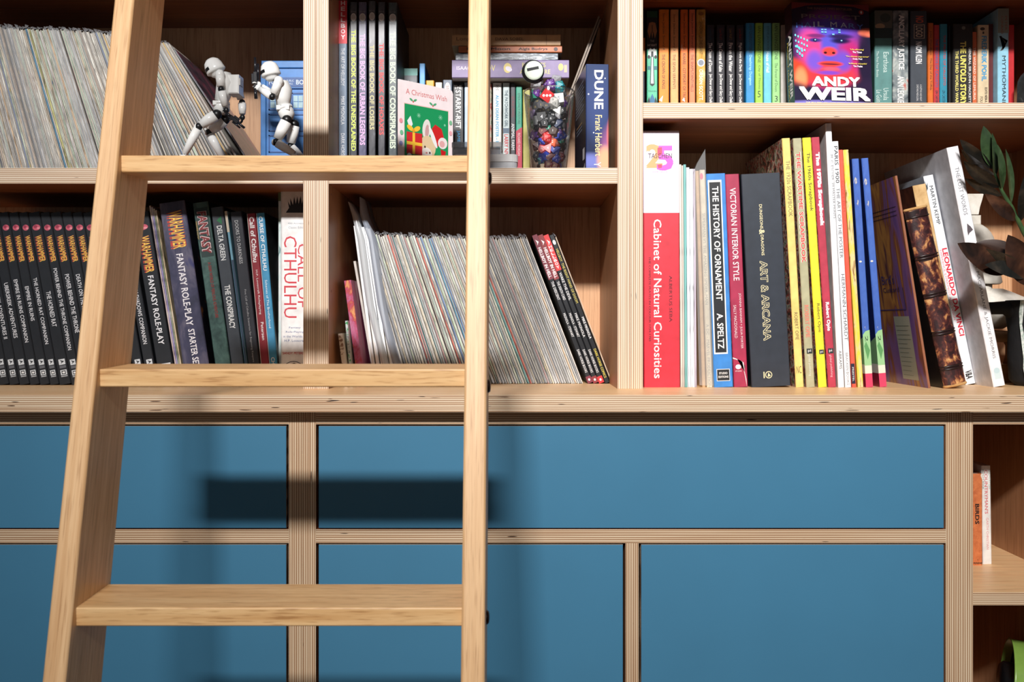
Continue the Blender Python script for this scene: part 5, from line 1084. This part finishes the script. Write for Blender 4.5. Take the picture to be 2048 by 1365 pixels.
book(rF, 1503.5, 1482, 349, 78, yF+.001, .23, M_ss, 'very thick dark slate slipcase book with cream lettering',
     [('t', 'DUNGEONS', .145, .26, .46, .075, (226, 214, 170), .02), ('t', '&', .262, .285, .46, .14, (226, 214, 170), .03), ('t', 'DRAGONS', .288, .385, .46, .075, (226, 214, 170), .02),
      ('t', 'ART & ARCANA', .41, .785, .46, .20, (226, 214, 170), .05), ('t', 'ART & ARCANA', .412, .783, .46, .17, (46, 52, 62), .0), ('o', .945, .45, .017, .09, (226, 214, 170)), ('o', .945, .45, .013, .07, (46, 52, 62)), ('p', [(.935, .44), (.95, .5), (.955, .42)], (226, 214, 170)), ('t', 'I', .93, .96, .33, .03, (226, 214, 170))], side=flat((30, 34, 42), .42))
CV = pattern('collage_cover', [(0.30, (30, 28, 28)), (0.42, (96, 90, 80)), (0.48, (186, 60, 50)), (0.54, (206, 200, 180)), (0.62, (60, 90, 70)), (0.72, (220, 190, 90))], (90, 90, 90), 4, .3)
def sc(xb, xt, top, w_, c, lab, items, y=yF, side=None, Dp=.23): return book(rF, xb, xt, top, w_, y, Dp, c, lab, items, side=side or CV)
sc(1592, 1564, 277, 16, (238, 208, 122), 'pale yellow scrapbook with thin dark lettering', [('t', 'THE 1920s SCRAPBOOK', .09, .315, .55, .50, (110, 100, 70)), ('t', 'ROBERT OPIE', .70, .81, .5, .42, (96, 86, 60)), ('u', 'NC', .915, .945, .2, .8, (110, 100, 70))])
sc(1613, 1586, 277, 17, (176, 172, 138), 'khaki scrapbook with red and white capitals', [('t', 'THE WARTIME SCRAPBOOK', .055, .50, .5, .62, (240, 232, 220), .06), ('t', 'THE WARTIME SCRAPBOOK', .056, .499, .5, .50, (214, 80, 70), .03), ('t', 'ROBERT OPIE', .67, .80, .5, .5, (232, 130, 110), .02), ('r', .845, .865, .25, .9, (40, 48, 48)), ('u', 'pi', .848, .861, .4, .75, WHITE), ('t', 'global publishing', .87, .955, .5, .34, (226, 226, 210))])
sc(1637, 1605, 276, 17, (246, 224, 56), 'bright yellow scrapbook with black rounded lettering', [('t', 'The 1960s Scrapbook', .06, .295, .5, .50, (50, 46, 40), .01), ('t', 'Robert Opie', .665, .78, .55, .44, (60, 54, 40)), ('r', .85, .868, .35, .9, (40, 48, 48)), ('u', 'pi', .853, .865, .48, .78, WHITE)])
sc(1657, 1623, 275, 16, (184, 58, 78), 'raspberry red scrapbook with bubbly white title', [('t', 'The 1970s Scrapbook', .06, .355, .55, .64, (244, 232, 234), .08), ('t', 'Robert Opie', .66, .775, .5, .56, (244, 232, 234), .05), ('r', .845, .865, .25, .9, (40, 48, 52)), ('u', 'pi', .848, .861, .4, .75, WHITE), ('t', 'global publishing', .87, .96, .5, .34, (232, 190, 196))])
sc(1677, 1651, 247, 12, (240, 240, 242), 'tallest white book standing above the scrapbooks', [('t', 'M. C. ESCHER  29 MASTER PRINTS', .12, .36, .75, .34, (80, 80, 84)), ('t', 'ABRAMS', .86, .93, .55, .46, (60, 60, 64))], side=(206, 200, 200), y=yF-.004)
sc(1689, 1663, 283, 12, (242, 242, 244), 'white paperback with thin black capitals next to the tallest one', [('t', 'PARIS 1900', .02, .17, .5, .62, (56, 56, 60), .01), ('t', 'THE ART OF THE POSTER', .19, .475, .5, .56, (90, 90, 94)), ('t', 'HERMANN SCHARDT', .54, .81, .55, .56, (96, 96, 100)), ('t', 'BRACKEN BOOKS', .86, .99, .5, .42, (130, 130, 134))], side=(214, 208, 208), y=yF-.003)
sc(1701, 1673.5, 300, 9, (236, 92, 70), 'orange-red slim paperback right of the two white ones', [('t', 'SOVIET FILM', .13, .26, .5, .5, (196, 66, 50)), ('r', .9, .985, 0, .8, (34, 36, 60)), ('t', 'PRESTEL', .915, .975, .4, .34, WHITE)], side=(200, 60, 50))
sc(1713, 1683, 300, 11, pattern('worn_yellow', [(0.34, (150, 110, 50)), (0.42, (230, 206, 150)), (0.55, (236, 206, 60)), (0.7, (240, 220, 96))], (120, 120, 26), 4, .6), 'battered yellow book with frayed spine', [], side=(214, 188, 60))
for i, (xb, xt, top, lab) in enumerate(((1732, 1704, 318, 'worn blue annual with green foot, left of its pair'), (1759.5, 1723, 317, 'worn blue annual with green foot, right of its pair'))):
    r = book(rF, xb, xt, top, 14, yF+.008*i, .19, pattern('worn_blue', [(0.28, (196, 190, 180)), (0.33, (62, 96, 176)), (0.6, (70, 106, 186))], (110, 110, 50), 4, .45), lab,
         [('p', [(.77, 0), (.755, .4), (.75, 1), (.905, 1), (.905, 0)], (150, 196, 140)), ('p', [(.82, .1), (.80, .4), (.84, .9), (.88, .5)], (90, 150, 90)), ('r', .905, .945, 0, 1, (226, 220, 200)), ('r', .94, 1, 0, 1, (206, 60, 96)), ('t', '2', .775, .80, .5, .4, (30, 50, 40)), ('o', .45, .3, .004, .2, (220, 214, 200))], side=(20, 36, 96))
    xx, th, T, H = rF.prev; pr = Print((0, .185, 0), (0, -1, 0), (0, 0, 1), (-1, 0, 0)); pr.rect(.0, .185, 0, H*.06, (150, 24, 56)); pr.rect(0, .185, H*.06, H*.10, (216, 208, 196)); pr.poly([(.12, H*.10), (.185, H*.10), (.185, H*.22), (.165, H*.20), (.14, H*.15)], (132, 180, 126)); pr.build('cover_print', r)
# translucent marbled folder
M_fol = pattern('marbled_film', [(0.34, (92, 72, 140)), (0.47, (126, 92, 146)), (0.53, (130, 80, 62)), (0.60, (190, 134, 70)), (0.68, (96, 60, 66))], (16, 16, 3.2), 3, .25, dist=1.4)
r = book(rF, 1857, 1790, 352, 5, .014, .22, (150, 96, 70), 'brown and purple marbled folder leaning left of the leather book', [], side=M_fol, cat='folder', name='folder')
xx, th, T, H = rF.prev
pr = Print((0, .215, 0), (0, -1, 0), (0, 0, 1), (-1, 0, 0))
pr.rect(.125, .185, H*.03, H*.34, clear('film_label', (214, 220, 200), .55, .2, .2))
for k in range(12): pr.rect(.13, .13+rnd.uniform(.03, .05), H*(.05+.022*k), H*(.052+.022*k), (90, 100, 90))
for k in range(3): pr.rect(.07, .20, H*(.86-.02*k), H*(.863-.02*k), (60, 40, 60))
pr.text("Bird's", .10, H*.50, .15, H*.545, (60, 54, 120)); pr.text('Custard', .10, H*.46, .165, H*.485, (50, 44, 90)); pr.rect(.06, .18, H*.37, H*.375, (60, 50, 110)); pr.rect(.178, .18, H*.37, H*.48, (60, 50, 110)); pr.build('label', r)
# antique leather book with raised bands
yA = .004; M_lea = pattern('mottled_leather', [(0.42, (44, 20, 22)), (0.53, (84, 40, 36)), (0.58, (150, 92, 56)), (0.68, (210, 160, 104))], (90, 90, 64), 6, .4, dist=.4, bump=.3)
M_dk = flat((38, 20, 20), .32, .15); M_tan = pattern('worn_edge', [(0.35, (176, 126, 70)), (0.7, (206, 166, 110))], (50, 50, 50), 4, .8)
z = rF.z; X0, X1 = X(1880, yA), X(1799, yA); zt = Z(418, yA)-z; th = math.atan2(X0-X1, zt); H = zt/cos(th); T = PX(47, yA)*cos(th); x = rF.place(X0, th, T, H)
r = thing('antique_book', 'antique brown leather book with raised bands and worn edges', 'book', (x, yA, z), (0, -th, 0))
b = MB(); n = 10; vs = []
for zz in [0.003+ (H-.006)*i/24 for i in range(25)]:
    for k in range(n+1):
        a = pi*k/n; vs.append((T/2-T/2*cos(a)*(1-.02*sin(zz*150)), .008-.008*sin(a)+.0004*sin(zz*400+k), zz+.0012*sin(k*2.1)*(zz < .01 or zz > H-.01)))
fs = [(i*(n+1)+k, i*(n+1)+k+1, (i+1)*(n+1)+k+1, (i+1)*(n+1)+k) for i in range(24) for k in range(n)]
b.add(vs, fs, M_lea, None, True); sp_ = b.build('spine', r)
for f in (.055, .27, .285, .48, .495, .69, .705, .885, .90):
    b = MB(); pts = []
    for k in range(n+1): a = pi*k/n; pts.append((T/2-(T/2+.0004)*cos(a), .008-.0094*sin(a), H*(1-f)))
    b.tube(pts, .0011 if f not in (.27, .285) else .0014, M_dk, 6); b.build('raised_band', sp_)
for f0, f1 in ((.02, .06), (.27, .30), (.475, .505), (.685, .715), (.88, .90)):
    pr = MB(); vs = []
    for zz in (H*(1-f0), H*(1-f1)):
        for k in range(n+1): a = pi*k/n; vs.append((T/2-(T/2+.0002)*cos(a), .008-.0083*sin(a), zz))
    pr.add(vs, [(k, k+1, n+2+k, n+1+k) for k in range(n)], M_dk, None, True); pr.build('dark_panel', sp_)
MB().box(0, .002, .008, .15, .001, H-.001, flat((24, 18, 18), .5)).build('board', r); MB().box(T-.002, T, .008, .15, .001, H-.001, M_tan).build('board', r)
MB().box(.0022, T-.0022, .008, .146, .004, H-.004, M_tan).build('pages', r)
for zz in (.0, H-.0045): 
    b = MB(); pts = [(T/2-(T/2-.0006)*cos(pi*k/n), .009-.0085*sin(pi*k/n), zz+.002) for k in range(n+1)]; b.tube(pts, .0022, M_tan, 8); b.build('worn_cap', sp_)
# tan paper-wrapped book behind
M_pap = pattern('crumpled_paper', [(0.3, (176, 136, 84)), (0.5, (214, 178, 126)), (0.72, (232, 204, 158))], (24, 24, 24), 5, .85, bump=.5)
rF.gap = -.006
r = book(rF, 1900, 1822, 372, 27, .050, .17, M_pap, 'old book in crumpled tan paper behind the leather one', [('t', 'I', .25, .26, .7, .05, (150, 50, 40))], side=pattern('brown_tooled', [(0.4, (58, 28, 22)), (0.6, (84, 44, 32))], (60, 60, 60), 3, .5))
rF.gap = .0004
book(rF, 1932, 1847, 353, 20, .094, .19, (240, 243, 246), 'white paperback with black and large red capitals', [('p', [(.02, .0), (.045, .1), (.03, .25), (.06, .2), (.07, .05)], (70, 76, 80)), ('t', 'MARTIN KEMP', .05, .235, .55, .38, (60, 62, 66), .01), ('t', 'LEONARDO DA VINCI', .35, .77, .62, .52, (214, 44, 66), .035), ('t', 'EXPERIENCE, EXPERIMENT AND DESIGN', .355, .69, .18, .24, (226, 120, 130)), ('t', 'V&A', .935, .975, .5, .7, (30, 30, 34), .03)], side=(176, 184, 196))
book(rF, 1982, 1888, 296, 24, .038, .25, (240, 238, 240), 'tall white hardback with thin grey capitals, last in the row', [('t', 'THE LOST WORDS', .085, .285, .5, .34, (110, 110, 114)), ('p', [(.32, .45), (.335, .7), (.35, .85), (.36, .5), (.37, .35), (.35, .35)], (90, 80, 84)), ('t', 'ROBERT MACFARLANE & JACKIE MORRIS', .42, .885, .5, .32, (120, 118, 120)), ('r', .935, .97, .25, .8, (206, 222, 224)), ('o', .935, .52, .012, .25, (190, 212, 216))], side=(214, 214, 220))

# ------------------------------------------------------------------ plaster bust on a plinth
yB_ = .185
def Q(px, py, dy=0): return (X(px, yB_)-bx0, dy, Z(py, yB_)-ZC)
bx0 = X(1992, yB_); M_pl = pattern('old_plaster', [(0.3, (206, 198, 184)), (0.7, (232, 228, 218))], (50, 50, 50), 5, .75, bump=.25)
bust = thing('plaster_bust', 'white plaster bust with a crested ancient helmet behind the plant', 'bust', (bx0, yB_, ZC))
u = PX(1, yB_)
b = MB(); P = [(1936, 388, 21), (1947, 398, 19), (1944, 415, 15.5), (1941, 432, 13)]
vs = []
for px, py, hw_ in [(1943, 389, 22), (1943, 400, 19), (1942, 415, 15), (1942, 430, 12)]:
    c = Q(px, py); vs += [(c[0]-hw_*u, -9*u, c[2]), (c[0]+hw_*u*.9, -9*u, c[2]), (c[0]+hw_*u*.9, 11*u, c[2]), (c[0]-hw_*u, 11*u, c[2])]
b.add(vs, [(k*4+j, k*4+(j+1) % 4, k*4+4+(j+1) % 4, k*4+4+j) for k in range(3) for j in range(4)]+[(3, 2, 1, 0), (12, 13, 14, 15)], M_pl); b.build('crest', bust)
c0, c1 = Q(1930, 451), Q(1957, 432); b = MB(); b.box(c0[0], c1[0], -12*u, 12*u, c0[2], c1[2], M_pl, ch=2*u); b.build('crest_socket', bust)
b = MB(); c = Q(1945, 500); b.ball(c, (43*u, 40*u, 54*u), M_pl, 24, k=14); hl = b.build('helmet', bust)
# neck guard with folds, cheek piece
b = MB(); n = 20; vs = []; ct = Q(1950, 510); cb = Q(1960, 566)
for i, (cc, rr) in enumerate(((Q(1948, 505), 40), (Q(1952, 535), 42), (Q(1957, 565), 44), (Q(1957, 569), 40))):
    for k in range(40): a = 2*pi*k/40; r2_ = rr*(1+.02*sin(k*pi*.9)); vs.append((cc[0]+r2_*u*cos(a), r2_*u*.85*sin(a), cc[2]))
b.add(vs, [(i*40+k, i*40+(k+1) % 40, (i+1)*40+(k+1) % 40, (i+1)*40+k) for i in range(3) for k in range(40)], M_pl, None, True); b.build('neck_guard', bust)
b = MB(); b.tube([Q(1955, 560), Q(1958, 590), Q(1966, 612)], [27*u, 24*u, 34*u], M_pl, 18); b.build('neck', bust)
b = MB(); b.lathe([(.001, 0), (20*u, 0), (52*u, 20*u), (66*u, 45*u), (58*u, 62*u), (34*u, 74*u), (20*u, 80*u)], M_pl, Matrix.Translation(Q(1982, 658)) @ Matrix.Diagonal((1.15, .7, 1, 1)), 28); b.build('shoulders', bust)
b = MB(); b.lathe([(.001, -24*u), (56*u, -24*u), (60*u, -14*u), (56*u, -3*u), (.001, -1*u)], flat((150, 112, 78), .5), Matrix.Translation(Q(1988, 660)) @ Matrix.Diagonal((1, .75, 1, 1)), 28); b.build('socle', bust)
b = MB(); zt_ = Q(0, 684)[2]; xx0 = X(2045, yB_)-bx0; b.lathe([(.001, .03), (.02, .03), (.016, .045), (.016, zt_-.006), (.02, zt_+.001), (.001, zt_+.001)], flat((150, 112, 78), .5), Matrix.Translation((xx0-.012, 0, 0)), 20); b.build('stem', bust)
b = MB(); b.box(Q(1978, 0)[0], xx0+.05, -.035, .045, 0, .0305, wood('plinth_wood', (120, 84, 54), (160, 118, 80), 'x', 60), ch=.001); b.build('plinth', bust)

# ------------------------------------------------------------------ black vessel with a spout
M_cer = pattern('rough_black_glaze', [(0.3, (12, 12, 14)), (0.6, (20, 20, 23)), (0.75, (36, 36, 40))], (60, 60, 60), 6, .85, bump=.5)
yV = .075; vx = X(2096, yV)
ve = thing('black_vessel', 'rough black ceramic vessel with a sideways spout and white streak', 'vessel', (vx, yV, ZC)); uv = PX(1, yV)
hv = Z(601, yV)-ZC
b = MB(); b.lathe([(.001, .0), (62*uv, 0), (74*uv, 12*uv), (77*uv, 60*uv), (76*uv, 110*uv), (82*uv, hv-18*uv), (84*uv, hv-6*uv), (80*uv, hv), (70*uv, hv), (66*uv, hv-12*uv), (66*uv, hv-30*uv)], M_cer, Matrix.Diagonal((1, .72, 1, 1)), 40); b.build('body', ve)
def V(px, py, dy=0): return (X(px, yV)-vx, dy, Z(py, yV)-ZC)
b = MB(); b.tube([V(2045, 628), V(2026, 620), V(2008, 616), V(1985, 617), V(1958, 618)], [30*uv, 20*uv, 13.5*uv, 12.5*uv, 13*uv], M_cer, 18); b.build('spout', ve)
b = MB(); vs = []; zs_ = [(602, 2026, 4), (625, 2025, 5), (650, 2026, 3), (672, 2028, 4), (690, 2030, 6), (715, 2032, 6), (735, 2032, 6.5), (755, 2034, 6), (768, 2037, 3)]
for py, px, wd in zs_:
    for s in (-.5, .5):
        xl = (px+s*wd-2096)*uv; rx = 80*uv; t_ = max(0, 1-(xl/rx)**2) if abs(xl) < rx else 0; vs.append((xl, -.72*rx*sqrt(t_)-.0012-.004*(py < 640), (Z(py, yV)-ZC)))
b.add(vs, [(2*k, 2*k+1, 2*k+3, 2*k+2) for k in range(len(zs_)-1)], pattern('white_slip', [(0.4, (170, 190, 180)), (0.6, (226, 232, 226))], (300, 300, 200), 3, .6)); b.build('white_streak', ve)
MB().lathe([(.001, hv-24*uv), (66*uv, hv-24*uv)], pattern('soil', [(0.3, (30, 22, 16)), (0.7, (64, 46, 32))], (200, 200, 200), 4, .9), Matrix.Diagonal((1, .72, 1, 1)), 30).build('soil', ve)

# ------------------------------------------------------------------ plant
def leafmat(nm, a, b_, c): return pattern(nm, [(0.3, a), (0.55, b_), (0.74, c)], (30, 30, 30), 3, .25)
M_g = leafmat('leaf_green', (30, 48, 28), (56, 76, 46), (84, 104, 70)); M_d = leafmat('leaf_dark', (18, 20, 18), (34, 32, 28), (58, 50, 42)); M_b = leafmat('leaf_bronze', (28, 18, 14), (58, 36, 26), (92, 60, 42))
M_stem = flat((58, 84, 48), .4, .2)
yP = .0
pl = thing('zz_plant', 'dark glossy-leaved plant reaching in from the right side', 'plant', (vx, yV, ZC+hv-24*uv)); pl.name = 'potted_plant'
O3 = Vector(pl.location)
def Wp(px, py, y): return Vector((X(px, y), y, Z(py, y)))-O3
st = MB(); st.tube([Vector((.0, 0, 0)), Wp(2100, 560, .03), Wp(2075, 510, .015), Wp(2048, 466, .01), Wp(2023, 414, .005), Wp(2004, 383, .0), Wp(1992, 352, -.002), Wp(1982, 325, -.002)], [.0042, .0040, .0038, .0036, .0032, .0026, .0018, .001], M_stem, 10); st.build('stem', pl)
s2 = MB(); s2.tube([Vector((.01, -.01, 0)), Wp(2120, 575, -.01), Wp(2095, 545, -.03), Wp(2050, 535, -.035), Wp(1990, 525, -.035)], [.004, .004, .0036, .003, .0015], M_stem, 10); s2.build('stem', pl)
def leaf(tip, base, wpx, m, y0=0.0, y1=0.0, twist=.3, bend=.08, fold=.14):
    a, t = Wp(base[0], base[1], y0), Wp(tip[0], tip[1], y1); d = t-a; L = d.length; d.normalize()
    vw = (Vector((0, -D0, EYE))-O3-a).normalized(); sd = d.cross(vw).normalized(); nm = sd.cross(d).normalized()
    R = Matrix.Rotation(twist, 3, d); sd = R @ sd; nm = R @ nm; w_ = PX(wpx, 0)/2/max(.35, abs(cos(twist)))
    vs = []; n = 14; m_ = 3
    for i in range(n+1):
        s = i/n; ww = w_*max(.015, (4*s*(1-s))**.85*(1+.25*(.5-s))); c = a+d*L*s+nm*(bend*L*sin(pi*s)*.5)
        for j in range(-m_, m_+1): q = j/m_; vs.append(c+sd*ww*q+nm*(abs(q)**1.3*ww*fold))
    k = 2*m_+1
    MB().add(vs, [(i*k+j, i*k+j+1, (i+1)*k+j+1, (i+1)*k+j) for i in range(n) for j in range(k-1)], m, None, True).build('leaf', pl)
leaf((1967, 252), (1983, 335), 27, M_g, .0, -.01, .25); leaf((1984, 266), (1990, 358), 12, M_g, 0, -.02, .9); leaf((1995, 289), (2004, 381), 13, M_g, 0, -.03, .9); leaf((2011, 298), (2022, 410), 11, M_g, .005, -.02, 1.0)
leaf((1920, 279), (1984, 338), 24, M_d, 0, .01, -.4); leaf((1922, 298), (1990, 352), 15, M_d, 0, -.02, -.9); leaf((1927, 322), (1998, 376), 26, M_d, .0, .0, -.5); leaf((1930, 357), (2004, 392), 20, M_d, .0, .02, -.5); leaf((1970, 388), (2032, 442), 27, M_b, .008, -.01, .3)
leaf((2052, 345), (2042, 442), 24, M_d, .008, -.03, .5); leaf((2090, 400), (2062, 490), 26, M_g, .01, -.01, .4)
leaf((1915, 487), (2012, 548), 44, M_b, -.035, -.05, .35); leaf((1944, 497), (2050, 545), 40, M_d, -.037, -.04, -.35, .12); leaf((1952, 486), (2046, 520), 36, M_b, -.03, -.01, .6)
leaf((2016, 470), (2062, 574), 52, M_b, -.04, -.055, .3); leaf((1970, 530), (2060, 552), 30, M_d, -.034, -.06, .5); leaf((2075, 470), (2100, 560), 50, M_b, -.03, -.06, .2)

# ------------------------------------------------------------------ open lower cabinet at the right
rG = Row(zg, .0003)
r = book(rG, 1945.5, 1945.5, 948, 19.5, .058, .10, pattern('orange_cloth', [(0.3, (184, 96, 50)), (0.7, (216, 124, 70))], (140, 140, 140), 4, .7, bump=.2), 'small orange cloth book with black capitals, foot worn', [('t', 'BIRDS', .33, .55, .45, .42, (40, 24, 20), .03), ('u', 'I', .93, .945, .5, .53, (60, 30, 20)), ('u', 'WARNE', .965, .985, .05, .97, (50, 28, 20), .03), ('p', [(0, .86), (.02, .8), (.06, .93), (.12, 1), (.6, 1), (.0, 1)], (226, 214, 200))], side=(170, 90, 50))
book(rG, 1966, 1963, 932, 18, .066, .10, (232, 230, 224), 'small white paperback with pink and grey capitals beside the orange one', [('t', "COUNTRYMAN'S", .045, .49, .48, .36, (214, 100, 104), .01), ('t', 'GARTH CHRISTIAN', .53, .85, .55, .26, (226, 150, 150)), ('t', 'COUNTRY LIFE', .04, .24, .88, .18, (150, 170, 160)), ('t', 'POCKET BOOK', .04, .24, .14, .18, (110, 130, 120))], side=(206, 204, 200))
# green lamp-like drum on the bottom board
yL = .06
lp = thing('green_spotlight', 'green enamel spotlight with black hub on the bottom shelf', 'lamp', (X(2075, yL), yL, .095))
ul = PX(1, yL); cz = Z(1378, yL)-.095; A = Matrix.Translation((0, 0, cz)) @ Matrix.Rotation(radians(-20), 4, 'Z') @ Matrix.Rotation(radians(-90+6), 4, 'Y')
M_gr = flat((128, 164, 74), .3, .04, .5); M_bb = flat((14, 15, 17), .2)
b = MB(); b.lathe([(82*ul, -70*ul), (84*ul, -20*ul), (86*ul, 52*ul), (88*ul, 56*ul), (84*ul, 56*ul), (80*ul, 0)], M_gr, A, 44); b.build('shade', lp)
b = MB(); b.lathe([(.001, 20*ul), (78*ul, 22*ul), (79*ul, 40*ul)], M_bb, A, 36); b.build('inner', lp)
b = MB(); b.lathe([(.001, 70*ul), (34*ul, 70*ul), (40*ul, 64*ul), (40*ul, 24*ul)], M_bb, A, 28); b.build('hub', lp)
b = MB(); b.tube([(0, 0, cz-60*ul), (0, 0, .008)], 6*ul, M_bb, 12); b.lathe([(.001, .010), (.05, .008), (.055, 0), (.001, 0)], M_bb, None, 28); b.build('stand', lp)
